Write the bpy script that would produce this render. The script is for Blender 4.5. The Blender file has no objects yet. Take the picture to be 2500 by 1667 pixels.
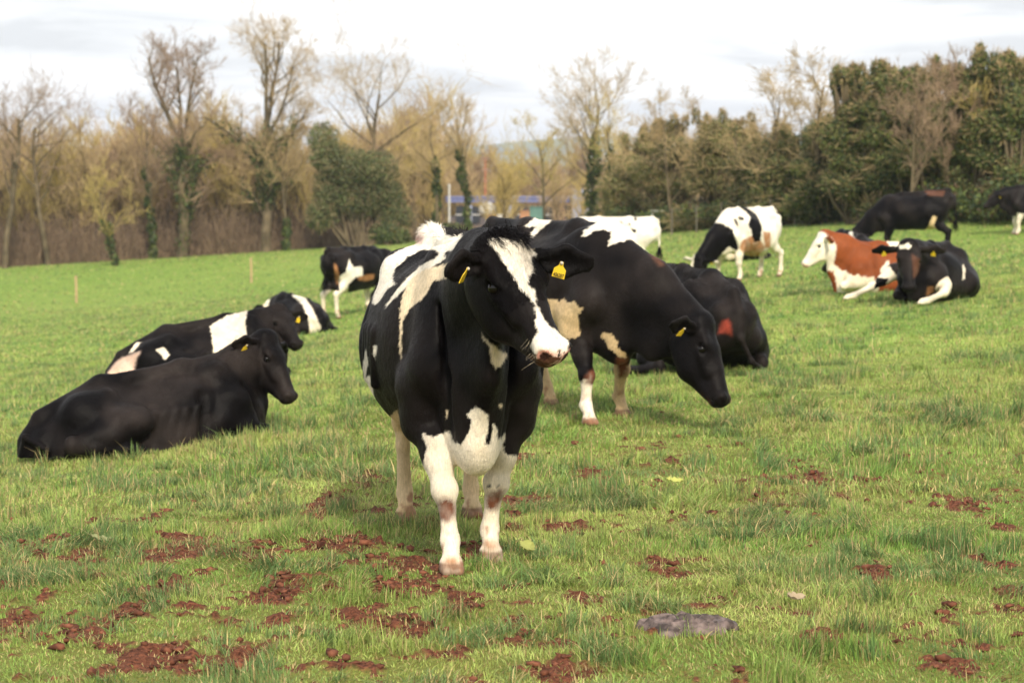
import bpy, math, random, os
import numpy as np
from mathutils import Vector, Matrix
DBG = ''
rng = np.random.default_rng(7)
S = bpy.context.scene
COL = S.collection
# ---------------------------------------------------------------- camera, sky, sun
FPX, UC, VC, HOR, HCAM = 5600.0, 1250.0, 833.5, 430.0, 1.76
PITCH = math.atan((VC - HOR) / FPX)
cam_data = bpy.data.cameras.new('camera')
cam = bpy.data.objects.new('camera', cam_data)
COL.objects.link(cam)
cam.location = (0, 0, HCAM)
cam.rotation_euler = (math.pi / 2 - PITCH, 0, 0)
cam_data.sensor_width = 36.0
cam_data.lens = 36.0 * FPX / 2500.0
cam_data.clip_start = 0.1
cam_data.clip_end = 20000
cam_data.dof.use_dof = True
cam_data.dof.focus_distance = 10.3
cam_data.dof.aperture_fstop = 4.9
S.camera = cam
S.view_settings.view_transform = 'Standard'
S.view_settings.look = 'None'
S.view_settings.exposure = 0.48
S.view_settings.gamma = 1.0
S.cycles.use_denoising = True
S.cycles.max_bounces = 6
S.cycles.volume_bounces = 0
S.cycles.transparent_max_bounces = 8
S.cycles.sample_clamp_indirect = 4.0

SUN_EL, SUN_AZ = math.radians(36), math.radians(168)   # azimuth clockwise from +Y
w = bpy.data.worlds.new('World')
S.world = w
w.use_nodes = True
nt = w.node_tree
nt.nodes.clear()
N = nt.nodes.new
out = N('ShaderNodeOutputWorld')
sky = N('ShaderNodeTexSky')
sky.sky_type = 'NISHITA'
sky.sun_disc = False
sky.sun_elevation = SUN_EL
sky.sun_rotation = SUN_AZ
sky.air_density = 1.0
sky.dust_density = 2.0
bg = N('ShaderNodeBackground')
bg.inputs[1].default_value = 0.12
nt.links.new(sky.outputs[0], bg.inputs[0])
tc = N('ShaderNodeTexCoord')
sep = N('ShaderNodeSeparateXYZ')
nt.links.new(tc.outputs['Generated'], sep.inputs[0])
# clouds lie on a layer overhead: direction / height gives stretched streaks near the horizon
mz = N('ShaderNodeMath'); mz.operation = 'MAXIMUM'; mz.inputs[1].default_value = 0.02
nt.links.new(sep.outputs[2], mz.inputs[0])
az = N('ShaderNodeMath'); az.operation = 'ADD'; az.inputs[1].default_value = 0.10
nt.links.new(mz.outputs[0], az.inputs[0])
dx = N('ShaderNodeMath'); dx.operation = 'DIVIDE'
dy = N('ShaderNodeMath'); dy.operation = 'DIVIDE'
nt.links.new(sep.outputs[0], dx.inputs[0]); nt.links.new(az.outputs[0], dx.inputs[1])
nt.links.new(sep.outputs[1], dy.inputs[0]); nt.links.new(az.outputs[0], dy.inputs[1])
cmb = N('ShaderNodeCombineXYZ')
nt.links.new(dx.outputs[0], cmb.inputs[0]); nt.links.new(dy.outputs[0], cmb.inputs[1])
noi = N('ShaderNodeTexNoise')
noi.inputs['Scale'].default_value = 1.15
noi.inputs['Detail'].default_value = 7
noi.inputs['Roughness'].default_value = 0.55
noi.inputs['Distortion'].default_value = 0.4
nt.links.new(cmb.outputs[0], noi.inputs['Vector'])
ramp = N('ShaderNodeValToRGB')
e = ramp.color_ramp.elements
e[0].position = 0.36; e[0].color = (0.72, 0.73, 0.745, 1)
e[1].position = 0.54; e[1].color = (1.08, 1.07, 1.06, 1)
m_ = e.new(0.45); m_.color = (0.90, 0.905, 0.915, 1)
nt.links.new(noi.outputs[0], ramp.inputs[0])
bg2 = N('ShaderNodeBackground')
bg2.inputs[1].default_value = 0.95
nt.links.new(ramp.outputs[0], bg2.inputs[0])
mix = N('ShaderNodeMixShader')
mix.inputs[0].default_value = 0.9
nt.links.new(bg.outputs[0], mix.inputs[1])
nt.links.new(bg2.outputs[0], mix.inputs[2])
nt.links.new(mix.outputs[0], out.inputs[0])

sun_data = bpy.data.lights.new('sun', 'SUN')
sun_data.energy = 3.5
sun_data.angle = math.radians(7)
sun_data.color = (1.0, 0.90, 0.74)
sun = bpy.data.objects.new('sun', sun_data)
COL.objects.link(sun)
sd = Vector((math.sin(SUN_AZ) * math.cos(SUN_EL), math.cos(SUN_AZ) * math.cos(SUN_EL), math.sin(SUN_EL)))
sun.rotation_euler = sd.to_track_quat('Z', 'Y').to_euler()
sun.location = (0, -20, 40)

# ---------------------------------------------------------------- helpers
def tag(o, label=None, cat=None, group=None, kind=None):
    if label: o['label'] = label
    if cat: o['category'] = cat
    if group: o['group'] = group
    if kind: o['kind'] = kind
    return o

def np_mesh(name, V, faces=None, quads=None, tris=None, smooth=True):
    """mesh from numpy arrays; quads (n,4) and/or tris (n,3)"""
    me = bpy.data.meshes.new(name)
    V = np.asarray(V, np.float32)
    me.vertices.add(len(V)); me.vertices.foreach_set('co', V.ravel())
    parts, starts, totals, off = [], [], [], 0
    for F in (quads, tris):
        if F is None or len(F) == 0: continue
        F = np.asarray(F, np.int32); k = F.shape[1]
        parts.append(F.ravel()); starts.append(off + np.arange(len(F), dtype=np.int32) * k)
        totals.append(np.full(len(F), k, np.int32)); off += F.size
    L = np.concatenate(parts); st = np.concatenate(starts); to = np.concatenate(totals)
    me.loops.add(len(L)); me.loops.foreach_set('vertex_index', L)
    me.polygons.add(len(st)); me.polygons.foreach_set('loop_start', st); me.polygons.foreach_set('loop_total', to)
    if smooth: me.polygons.foreach_set('use_smooth', np.ones(len(st), bool))
    me.update(calc_edges=True)
    return me

def col_attr(me, C, name='col'):
    a = me.color_attributes.new(name, 'FLOAT_COLOR', 'POINT')
    C = np.asarray(C, np.float32)
    if C.shape[1] == 3: C = np.concatenate([C, np.ones((len(C), 1), np.float32)], 1)
    a.data.foreach_set('color', C.ravel())

def link(name, me, mat=None, parent=None):
    o = bpy.data.objects.new(name, me); COL.objects.link(o)
    if mat is not None and me is not None: me.materials.append(mat)
    if parent is not None: o.parent = parent
    return o

def empty(name, loc=(0, 0, 0), rz=0.0):
    o = bpy.data.objects.new(name, None); COL.objects.link(o)
    o.location = loc; o.rotation_euler = (0, 0, rz); o.empty_display_size = 0.3
    return o

def hash3(ix, iy, iz, seed=0):
    n = (ix * 374761393 + iy * 668265263 + iz * 2147483647 + seed * 974711) & 0xffffffff
    n = ((n ^ (n >> 13)) * 1274126177) & 0xffffffff
    n = n ^ (n >> 16)
    return (n & 0xffff) / 65535.0

def vnoise(P, scale=1.0, seed=0):
    """value noise in -1..1 for an (n,3) array"""
    P = np.asarray(P, np.float64) * scale
    I = np.floor(P).astype(np.int64); F = P - I; F = F * F * (3 - 2 * F)
    x, y, z = I[:, 0], I[:, 1], I[:, 2]; fx, fy, fz = F[:, 0], F[:, 1], F[:, 2]
    r = 0
    for a in (0, 1):
        for b in (0, 1):
            for c in (0, 1):
                wgt = (fx if a else 1 - fx) * (fy if b else 1 - fy) * (fz if c else 1 - fz)
                r = r + wgt * hash3(x + a, y + b, z + c, seed)
    return r * 2 - 1

def fbm(P, scale=1.0, oct=4, seed=0, gain=0.5):
    r = 0; amp = 1.0; tot = 0
    for i in range(oct):
        r = r + amp * vnoise(P, scale * (2.03 ** i), seed + i * 17); tot += amp; amp *= gain
    return r / tot

def ss(a, b, x):
    t = np.clip((x - a) / (b - a), 0, 1); return t * t * (3 - 2 * t)

def norm(v):
    v = np.asarray(v, float); return v / (np.linalg.norm(v) + 1e-12)

def mat_new(name):
    m = bpy.data.materials.new(name); m.use_nodes = True
    t = m.node_tree; b = t.nodes['Principled BSDF']
    return m, t, b

def setin(b, **kw):
    for k, v in kw.items():
        for key in (k.replace('_', ' '), k):
            if key in b.inputs: b.inputs[key].default_value = v; break

# ---------------------------------------------------------------- lie of the land
# (image column, image row of the ground there, pixels per metre there) measured once, kept as places
GP = [(1150, 1400, 560), (1430, 1040, 341), (1320, 985, 313), (375, 1095, 330), (500, 935, 228), (720, 818, 128),
      (850, 757, 114), (185, 740, 59), (613, 692, 55), (1800, 895, 255), (1800, 682, 122), (1520, 690, 117),
      (2080, 714, 160), (2280, 735, 174), (2210, 598, 91), (2460, 587, 86), (0, 652, 41), (400, 628, 41), (800, 603, 41),
      (1200, 578, 43), (1600, 556, 50), (2100, 537, 68), (2450, 521, 74), (1000, 1667, 703), (2300, 1660, 690),
      (100, 1667, 712), (2400, 1200, 436), (1720, 640, 100)]
_c = []
for u, v, p in GP:
    Y = FPX / p; _c.append(((u - UC) / p, Y, HCAM - (v - HOR) / p))
_c += [(-60, 150, -6.5), (60, 110, 1.2), (0, 300, -14), (-150, 300, -20), (150, 300, -10), (0, 175, -4.5), (-40, 190, -8.5), (30, 150, -2.2), (40, 190, -5), (0, 2, 0), (-4, 2, -.3), (4, 2, .25), (0, -30, 0.2)]
_c = np.array(_c)
def _uv(X, Y):
    q = np.sqrt(X * X + Y * Y) ; q = np.where(Y < 0, q, q)
    lg = np.log(np.maximum(np.maximum(Y, 0.0), 0) + 6.0)
    return np.stack([X / (np.maximum(Y, 0) + 9.0) * 2.2, lg], -1)
def _phi(r2): return 0.5 * r2 * np.log(r2 + 1e-9)
_cu = _uv(_c[:, 0], _c[:, 1]); _n = len(_c)
_A = np.zeros((_n + 3, _n + 3))
_A[:_n, :_n] = _phi(((_cu[:, None] - _cu[None]) ** 2).sum(-1)) + np.eye(_n) * 0.004
_A[:_n, _n] = 1; _A[:_n, _n + 1:] = _cu; _A[_n, :_n] = 1; _A[_n + 1:, :_n] = _cu.T
_w = np.linalg.solve(_A, np.concatenate([_c[:, 2], np.zeros(3)]))
def terrain(X, Y):
    X = np.asarray(X, float); Y = np.asarray(Y, float); sh = X.shape
    X = X.ravel(); Y = Y.ravel()
    far = ss(240, 420, np.hypot(X, Y))
    sc = np.minimum(1, 300 / (np.hypot(X, Y) + 1e-6))
    U = _uv(X * sc, Y * sc); U[:, 0] = np.clip(U[:, 0], -2.2, 2.2)
    z = np.full(len(X), _w[_n]) + U @ _w[_n + 1:]
    for i in range(_n): z = z + _w[i] * _phi(((U - _cu[i]) ** 2).sum(-1))
    z = z * (1 - far) + far * (-16)
    return z.reshape(sh)
def tz(x, y): return float(terrain(np.array([x]), np.array([y]))[0])
def at(u, ppm):
    """place on the field at image column u where a metre spans ppm pixels"""
    Y = FPX / ppm; X = (u - UC) / ppm
    return X, Y, tz(X, Y)
# ---------------------------------------------------------------- the field
def ground_mesh():
    rr = [0.0]; r = 1.2
    while r < 6.8: rr.append(r); r *= 1.08
    while r < 22: rr.append(r); r *= 1.0033
    while r < 60: rr.append(r); r *= 1.012
    while r < 260: rr.append(r); r *= 1.03
    while r < 9000: rr.append(r); r *= 1.15
    rr = np.array(rr)
    th = np.concatenate([np.linspace(-180, -60, 30)[:-1], np.linspace(-60, -17, 60)[:-1], np.linspace(-17, 17, 440), np.linspace(17, 60, 60)[1:], np.linspace(60, 180, 30)[1:-1]])
    th = np.radians(th)
    Rg, Tg = np.meshgrid(rr, th, indexing='ij')
    X = Rg * np.sin(Tg); Y = Rg * np.cos(Tg)
    Z = terrain(X, Y)
    n, m_ = X.shape
    P = np.stack([X.ravel(), Y.ravel(), np.zeros(X.size)], 1)
    b = bare(P[:, 0], P[:, 1])
    near = ss(30, 18, Rg.ravel())
    lump = fbm(P, 2.2, 3, 91) * .018 + fbm(P, .5, 2, 92) * .03 * ss(2, 14, Rg.ravel())
    clod = (np.abs(fbm(P, 11, 4, 93)) * .055 + fbm(P, 30, 2, 95) * .012) * b - .012 * b
    Z = Z + ((lump + clod) * near).reshape(Z.shape)
    V = np.stack([X, Y, Z], -1).reshape(-1, 3)
    i = np.arange(n - 1)[:, None]; j = np.arange(m_)[None, :]; j2 = (j + 1) % m_
    Q = np.stack([i * m_ + j, (i + 1) * m_ + j, (i + 1) * m_ + j2, i * m_ + j2], -1).reshape(-1, 4)[:, ::-1]
    return V, Q, b * near
TRODDEN = np.array([(-1.56, 11.03, 0.115, 0.289), (-1.59, 10.65, 0.121, 0.245), (-2.04, 10.9, 0.124, 0.154), (-1.16, 10.65, 0.081, 0.22), (-0.79, 10.84, 0.134, 0.279), (-1.07, 12.35, 0.07, 0.296), (-1.01, 12.78, 0.097, 0.264), (-0.53, 10.18, 0.097, 0.246), (-0.5, 9.55, 0.082, 0.177), (-0.41, 8.78, 0.058, 0.183), (-0.99, 9.55, 0.082, 0.217), (-0.6, 8.95, 0.068, 0.19), (-1.45, 9.7, 0.074, 0.203), (-1.54, 9.18, 0.061, 0.182), (-1.64, 8.66, 0.099, 0.202), (-2.0, 9.13, 0.069, 0.135), (-1.96, 9.6, 0.036, 0.149), (-1.31, 8.24, 0.109, 0.183), (-1.43, 8.02, 0.069, 0.104), (-0.91, 8.95, 0.042, 0.13), (-0.2, 9.18, 0.061, 0.163), (0.66, 10.13, 0.087, 0.31), (0.85, 10.3, 0.059, 0.137), (0.45, 13.73, 0.091, 0.244), (0.27, 11.44, 0.109, 0.212), (0.07, 14.48, 0.082, 0.226), (0.06, 12.61, 0.096, 0.171), (1.29, 11.44, 0.043, 0.311), (1.44, 10.97, 0.062, 0.156), (2.03, 11.23, 0.075, 0.204), (2.4, 12.35, 0.141, 0.198), (2.46, 11.44, 0.076, 0.282), (1.63, 10.07, 0.067, 0.197), (2.24, 10.24, 0.058, 0.17), (1.21, 8.66, 0.074, 0.162), (2.15, 10.47, 0.06, 0.177), (1.57, 8.17, 0.093, 0.158), (-0.86, 13.83, 0.052, 0.165), (-0.39, 11.66, 0.055, 0.176), (1.05, 14.36, 0.109, 0.223), (2.13, 9.7, 0.037, 0.122), (0.08, 8.06, 0.046, 0.07), (0.26, 9.41, 0.054, 0.143), (-0.17, 10.47, 0.06, 0.166), (-0.62, 11.8, 0.054, 0.15), (-1.35, 11.51, 0.066, 0.114), (-2.22, 12.35, 0.056, 0.099), (3.68, 25.37, 0.337, 0.486), (4.13, 24.05, 0.274, 0.374), (2.33, 23.44, 0.134, 0.356), (-0.65, 10.9, 0.041, 0.128), (-1.01, 8.09, 0.061, 0.099), (-0.33, 9.86, 0.049, 0.126)])   # x, y, half width, half depth of the larger trodden places
def bare(X, Y):
    """how much red soil shows: trodden patches, most of them in the near field"""
    P = np.stack([X, Y, np.zeros(len(X))], 1)
    big = fbm(P, .55, 2, 41)
    fine = fbm(P, 5.2, 2, 43); tiny = fbm(P, 17, 3, 44)
    zone = .235 * ss(15.5, 11.5, Y) + .10 * ss(1.5, -1.0, X) * ss(15, 11, Y) + .10 * np.exp(-((X - .2) ** 2 / 3 + (Y - 14.2) ** 2 / 5))
    for px, py, pa, pb_ in TRODDEN:
        zone = zone + .56 * np.exp(-(((X - px) / pa) ** 2 + ((Y - py) / pb_) ** 2) * .8)
    v = fine * .42 + big * .28 + tiny * .46 + zone
    return ss(.44, .60, v)
gm, gt, gb = mat_new('field_turf')
att = gt.nodes.new('ShaderNodeAttribute'); att.attribute_name = 'col'
tcn = gt.nodes.new('ShaderNodeTexCoord')
nA = gt.nodes.new('ShaderNodeTexNoise'); nA.inputs['Scale'].default_value = .9; nA.inputs['Detail'].default_value = 8; nA.inputs['Roughness'].default_value = .65
nB = gt.nodes.new('ShaderNodeTexNoise'); nB.inputs['Scale'].default_value = .06; nB.inputs['Detail'].default_value = 3
nC = gt.nodes.new('ShaderNodeTexNoise'); nC.inputs['Scale'].default_value = 60; nC.inputs['Detail'].default_value = 5
for q in (nA, nB, nC): gt.links.new(tcn.outputs['Object'], q.inputs['Vector'])
rA = gt.nodes.new('ShaderNodeValToRGB'); e = rA.color_ramp.elements
e[0].position = .32; e[0].color = (.15, .225, .035, 1); e[1].position = .68; e[1].color = (.235, .30, .06, 1)
gt.links.new(nA.outputs[0], rA.inputs[0])
rB = gt.nodes.new('ShaderNodeValToRGB'); e = rB.color_ramp.elements
e[0].position = .35; e[0].color = (.155, .27, .042, 1); e[1].position = .65; e[1].color = (.23, .31, .07, 1)
gt.links.new(nB.outputs[0], rB.inputs[0])
mx = gt.nodes.new('ShaderNodeMixRGB'); mx.inputs[0].default_value = .5
gt.links.new(rA.outputs[0], mx.inputs[1]); gt.links.new(rB.outputs[0], mx.inputs[2])
rC = gt.nodes.new('ShaderNodeValToRGB'); e = rC.color_ramp.elements
e[0].position = .3; e[0].color = (.045, .015, .008, 1); e[1].position = .7; e[1].color = (.22, .080, .043, 1)
gt.links.new(nC.outputs[0], rC.inputs[0])
mx2 = gt.nodes.new('ShaderNodeMixRGB')
sp_ = gt.nodes.new('ShaderNodeSeparateColor'); gt.links.new(att.outputs['Color'], sp_.inputs[0])
mx0 = gt.nodes.new('ShaderNodeMixRGB'); mx0.inputs[2].default_value = (.20, .155, .075, 1)
gt.links.new(sp_.outputs[1], mx0.inputs[0]); gt.links.new(mx.outputs[0], mx0.inputs[1])
gt.links.new(sp_.outputs[0], mx2.inputs[0]); gt.links.new(mx0.outputs[0], mx2.inputs[1]); gt.links.new(rC.outputs[0], mx2.inputs[2])
gt.links.new(mx2.outputs[0], gb.inputs['Base Color'])
bpn = gt.nodes.new('ShaderNodeBump'); bpn.inputs['Strength'].default_value = .8; bpn.inputs['Distance'].default_value = .03
gt.links.new(nC.outputs[0], bpn.inputs['Height']); gt.links.new(bpn.outputs[0], gb.inputs['Normal'])
setin(gb, Roughness=.9, Specular_IOR_Level=.15)
gV, gQ, gB = ground_mesh()
me = np_mesh('field', gV, quads=gQ)
# between the blades the ground is thatch and soil near by; further off it is all turf
near_soil = np.maximum(gB, .45 * ss(26, 14, np.hypot(gV[:, 0], gV[:, 1])))
wild = ss(134, 150, np.where(gV[:, 0] > 3, gV[:, 1] + np.minimum(gV[:, 0] * 2.2, 55), gV[:, 1]) + 3 * fbm(gV, .1, 2, 3))
col_attr(me, np.stack([near_soil, wild, wild * 0], 1))
field = link('field', me, gm); tag(field, 'wide sloping green pasture with patches of trodden red soil', kind='structure')
# ---------------------------------------------------------------- solid modelling: blended tapered limbs -> one skin
class Field:
    def __init__(s, lo, hi, h):
        s.lo = np.array(lo, float); s.h = h
        s.n = np.ceil((np.array(hi) - s.lo) / h).astype(int) + 1
        s.D = np.full(s.n, 1.0, np.float32)
    def _box(s, lo, hi):
        i0 = np.clip(np.floor((lo - s.lo) / s.h).astype(int), 0, s.n - 1)
        i1 = np.clip(np.ceil((hi - s.lo) / s.h).astype(int) + 1, 1, s.n)
        return i0, i1
    def cap(s, a, b, ra, rb=None, k=0.03, up=(0, 0, 1), re=None, sub=False):
        """tapered capsule with an elliptic section; ra, rb = (sideways, along up) radii"""
        a = np.asarray(a, float); b = np.asarray(b, float); rb = ra if rb is None else rb
        if np.isscalar(ra): ra = (ra, ra)
        if np.isscalar(rb): rb = (rb, rb)
        mn = s.h * 0.8
        if not sub: ra = [max(x, mn) for x in ra]; rb = [max(x, mn) for x in rb]
        w = b - a; L = np.linalg.norm(w)
        w = w / L if L > 1e-6 else norm(np.cross(up, (0.123, 0.456, 0.02)))
        if L < 1e-6: L = 1e-6
        up = np.asarray(up, float)
        if abs(np.dot(norm(up), w)) > 0.95: up = np.array([1.0, 0, 0]) if abs(w[0]) < 0.9 else np.array([0, 0, 1.0])
        l = norm(np.cross(up, w)); u = np.cross(w, l)
        mr = max(*ra, *rb); pad = mr * 1.25 + k + 2 * s.h + (re or 0)
        i0, i1 = s._box(np.minimum(a, b) - pad, np.maximum(a, b) + pad)
        if np.any(i1 <= i0): return
        sl = tuple(slice(p, q) for p, q in zip(i0, i1))
        X = (s.lo[0] + np.arange(i0[0], i1[0]) * s.h - a[0]).astype(np.float32)[:, None, None]
        Y = (s.lo[1] + np.arange(i0[1], i1[1]) * s.h - a[1]).astype(np.float32)[None, :, None]
        Z = (s.lo[2] + np.arange(i0[2], i1[2]) * s.h - a[2]).astype(np.float32)[None, None, :]
        pw = X * w[0] + Y * w[1] + Z * w[2]
        pl = X * l[0] + Y * l[1] + Z * l[2]
        pu = X * u[0] + Y * u[1] + Z * u[2]
        t = np.clip(pw / L, 0, 1); al = pw - t * L
        r1 = ra[0] + (rb[0] - ra[0]) * t; r2 = ra[1] + (rb[1] - ra[1]) * t
        r3 = re if re is not None else 0.5 * (r1 + r2)
        q0 = np.sqrt((pl / r1) ** 2 + (pu / r2) ** 2 + (al / r3) ** 2)
        q1 = np.sqrt((pl / r1 ** 2) ** 2 + (pu / r2 ** 2) ** 2 + (al / r3 ** 2) ** 2)
        d = q0 * (q0 - 1) / (q1 + 1e-4)
        D = s.D[sl]
        if sub:
            d = -d; hh = np.maximum(k - np.abs(D - d), 0) / k
            s.D[sl] = np.maximum(D, d) + hh * hh * k * 0.25
        else:
            hh = np.maximum(k - np.abs(D - d), 0) / k
            s.D[sl] = np.minimum(D, d) - hh * hh * k * 0.25
    def ell(s, c, r, k=0.03, ax=(1, 0, 0), up=(0, 0, 1), sub=False):
        """ellipsoid; r = (along ax, sideways, along up)"""
        c = np.asarray(c, float); ax = norm(ax) * 1e-4
        s.cap(c - ax, c + ax, (r[1], r[2]), (r[1], r[2]), k=k, up=up, re=r[0], sub=sub)
    def chain(s, pts, rad, k=0.03, up=(0, 0, 1)):
        for i in range(len(pts) - 1): s.cap(pts[i], pts[i + 1], rad[i], rad[i + 1], k=k, up=up)
    def skin(s, smooth=2):
        D = s.D; ins = D < 0
        c = np.zeros(tuple(np.array(D.shape) - 1), np.int8)
        for a in (0, 1):
            for b in (0, 1):
                for d in (0, 1):
                    c += ins[a:ins.shape[0] - 1 + a, b:ins.shape[1] - 1 + b, d:ins.shape[2] - 1 + d]
        I = np.argwhere((c > 0) & (c < 8))
        vid = np.full(c.shape, -1, np.int32); vid[tuple(I.T)] = np.arange(len(I), dtype=np.int32)
        acc = np.zeros((len(I), 3)); cnt = np.zeros(len(I))
        for ax in range(3):
            o = [x for x in range(3) if x != ax]
            for p in (0, 1):
                for q in (0, 1):
                    A = I.copy(); A[:, o[0]] += p; A[:, o[1]] += q; B = A.copy(); B[:, ax] += 1
                    da = D[tuple(A.T)]; db = D[tuple(B.T)]; m = (da < 0) != (db < 0)
                    t = np.where(m, da / (da - db + 1e-12), 0)
                    P = A.astype(float); P[:, ax] += t
                    acc[m] += P[m]; cnt[m] += 1
        V = acc / cnt[:, None]
        Q = []
        for ax in range(3):
            o = [x for x in range(3) if x != ax]
            sl0 = [slice(1, -1)] * 3; sl0[ax] = slice(0, -1); sl1 = list(sl0); sl1[ax] = slice(1, None)
            e = ins[tuple(sl0)] != ins[tuple(sl1)]
            E = np.argwhere(e); base = np.ones(3, int); base[ax] = 0; E = E + base
            fl = ins[tuple(E.T)]
            def cell(p, r):
                C = E.copy(); C[:, o[0]] -= p; C[:, o[1]] -= r; return vid[tuple(C.T)]
            q = np.stack([cell(1, 1), cell(0, 1), cell(0, 0), cell(1, 0)], 1)
            flip = fl if ax != 1 else ~fl
            q[~flip] = q[~flip][:, ::-1]
            Q.append(q)
        Q = np.concatenate(Q); Q = Q[(Q >= 0).all(1)]
        V = s.lo + V * s.h
        e = np.concatenate([Q[:, [0, 1]], Q[:, [1, 2]], Q[:, [2, 3]], Q[:, [3, 0]]])
        deg = np.bincount(e.ravel(), minlength=len(V)).astype(float)
        for it in range(smooth * 2):
            lam = 0.55 if it % 2 == 0 else -0.5
            sm = np.stack([np.bincount(e[:, 0], V[e[:, 1], i], len(V)) + np.bincount(e[:, 1], V[e[:, 0], i], len(V)) for i in range(3)], 1)
            V = V + lam * (sm / np.maximum(deg, 1)[:, None] - V)
        return V, Q

def vert_normals(V, Q):
    n = np.cross(V[Q[:, 2]] - V[Q[:, 0]], V[Q[:, 3]] - V[Q[:, 1]])
    N_ = np.zeros_like(V)
    for i in range(4):
        for a in range(3): N_[:, a] += np.bincount(Q[:, i], n[:, a], len(V))
    return N_ / (np.linalg.norm(N_, axis=1, keepdims=True) + 1e-12)

def inpoly(x, y, poly):
    p = np.asarray(poly, float); r = np.zeros(len(x), bool); j = len(p) - 1
    for i in range(len(p)):
        c = ((p[i, 1] > y) != (p[j, 1] > y)) & (x < (p[j, 0] - p[i, 0]) * (y - p[i, 1]) / (p[j, 1] - p[i, 1] + 1e-12) + p[i, 0])
        r ^= c; j = i
    return r

# ---------------------------------------------------------------- coat colours
BLACK = np.array([.0030, .0024, .0029]); RUSTY = np.array([.0185, .0145, .0135])
WHITE = np.array([.78, .72, .62]); CREAM = np.array([.62, .46, .27]); PINK = np.array([.62, .30, .24])
MUD = np.array([.15, .055, .030]); BROWN = np.array([.22, .058, .018]); PAINT = np.array([.30, .055, .035])
COLS = dict(K=BLACK, W=WHITE, C=CREAM, P=PINK, M=MUD, B=BROWN, R=PAINT, U=RUSTY, T=np.array([.75, .62, .44]), D=np.array([.10, .045, .028]), CM=np.array([.38, .18, .08]), N=np.array([.035, .015, .012]), Y=np.array([.66, .52, .34]), P2=np.array([.70, .52, .44]))

def coat_material():
    m, t, b = mat_new('cow_coat')
    at_ = t.nodes.new('ShaderNodeAttribute'); at_.attribute_name = 'col'
    tcn = t.nodes.new('ShaderNodeTexCoord')
    mp = t.nodes.new('ShaderNodeMapping'); mp.inputs['Scale'].default_value = (60, 160, 40)
    t.links.new(tcn.outputs['Object'], mp.inputs[0])
    n1 = t.nodes.new('ShaderNodeTexNoise'); n1.inputs['Scale'].default_value = 1.0; n1.inputs['Detail'].default_value = 6
    t.links.new(mp.outputs[0], n1.inputs['Vector'])
    n2 = t.nodes.new('ShaderNodeTexNoise'); n2.inputs['Scale'].default_value = 4.5; n2.inputs['Detail'].default_value = 7
    n2.inputs['Roughness'].default_value = 0.6
    t.links.new(tcn.outputs['Object'], n2.inputs['Vector'])
    mr = t.nodes.new('ShaderNodeMapRange'); mr.inputs[1].default_value = .3; mr.inputs[2].default_value = .7
    mr.inputs[3].default_value = .72; mr.inputs[4].default_value = 1.22
    t.links.new(n2.outputs[0], mr.inputs[0])
    mr2 = t.nodes.new('ShaderNodeMapRange'); mr2.inputs[1].default_value = .3; mr2.inputs[2].default_value = .7
    mr2.inputs[3].default_value = .84; mr2.inputs[4].default_value = 1.12
    t.links.new(n1.outputs[0], mr2.inputs[0])
    mm = t.nodes.new('ShaderNodeMath'); mm.operation = 'MULTIPLY'
    t.links.new(mr.outputs[0], mm.inputs[0]); t.links.new(mr2.outputs[0], mm.inputs[1])
    vm = t.nodes.new('ShaderNodeVectorMath'); vm.operation = 'SCALE'
    t.links.new(at_.outputs['Color'], vm.inputs[0]); t.links.new(mm.outputs[0], vm.inputs['Scale'])
    t.links.new(vm.outputs[0], b.inputs['Base Color'])
    bp = t.nodes.new('ShaderNodeBump'); bp.inputs['Strength'].default_value = .35; bp.inputs['Distance'].default_value = .006
    t.links.new(n1.outputs[0], bp.inputs['Height'])
    n3 = t.nodes.new('ShaderNodeTexNoise'); n3.inputs['Scale'].default_value = 7; n3.inputs['Detail'].default_value = 3; t.links.new(tcn.outputs['Object'], n3.inputs['Vector'])
    bp2 = t.nodes.new('ShaderNodeBump'); bp2.inputs['Strength'].default_value = .5; bp2.inputs['Distance'].default_value = .035
    t.links.new(n3.outputs[0], bp2.inputs['Height']); t.links.new(bp.outputs[0], bp2.inputs['Normal']); t.links.new(bp2.outputs[0], b.inputs['Normal'])
    setin(b, Roughness=.52, Specular_IOR_Level=.08, Sheen_Weight=.015, Sheen_Roughness=.4)
    b.inputs['Sheen Tint'].default_value = (1, .85, .75, 1)
    return m
M_COAT = coat_material()
m, t, b = mat_new('eye_wet'); setin(b, Base_Color=(.004, .003, .003, 1), Roughness=.10, Specular_IOR_Level=.35); M_EYE = m
m, t, b = mat_new('tag_yellow'); setin(b, Base_Color=(.80, .55, .03, 1), Roughness=.45); M_TAG = m
m, t, b = mat_new('tag_ink'); setin(b, Base_Color=(.02, .015, .01, 1), Roughness=.6); M_INK = m
m, t, b = mat_new('tag_pin'); setin(b, Base_Color=(.5, .45, .38, 1), Roughness=.35); M_PIN = m

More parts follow.
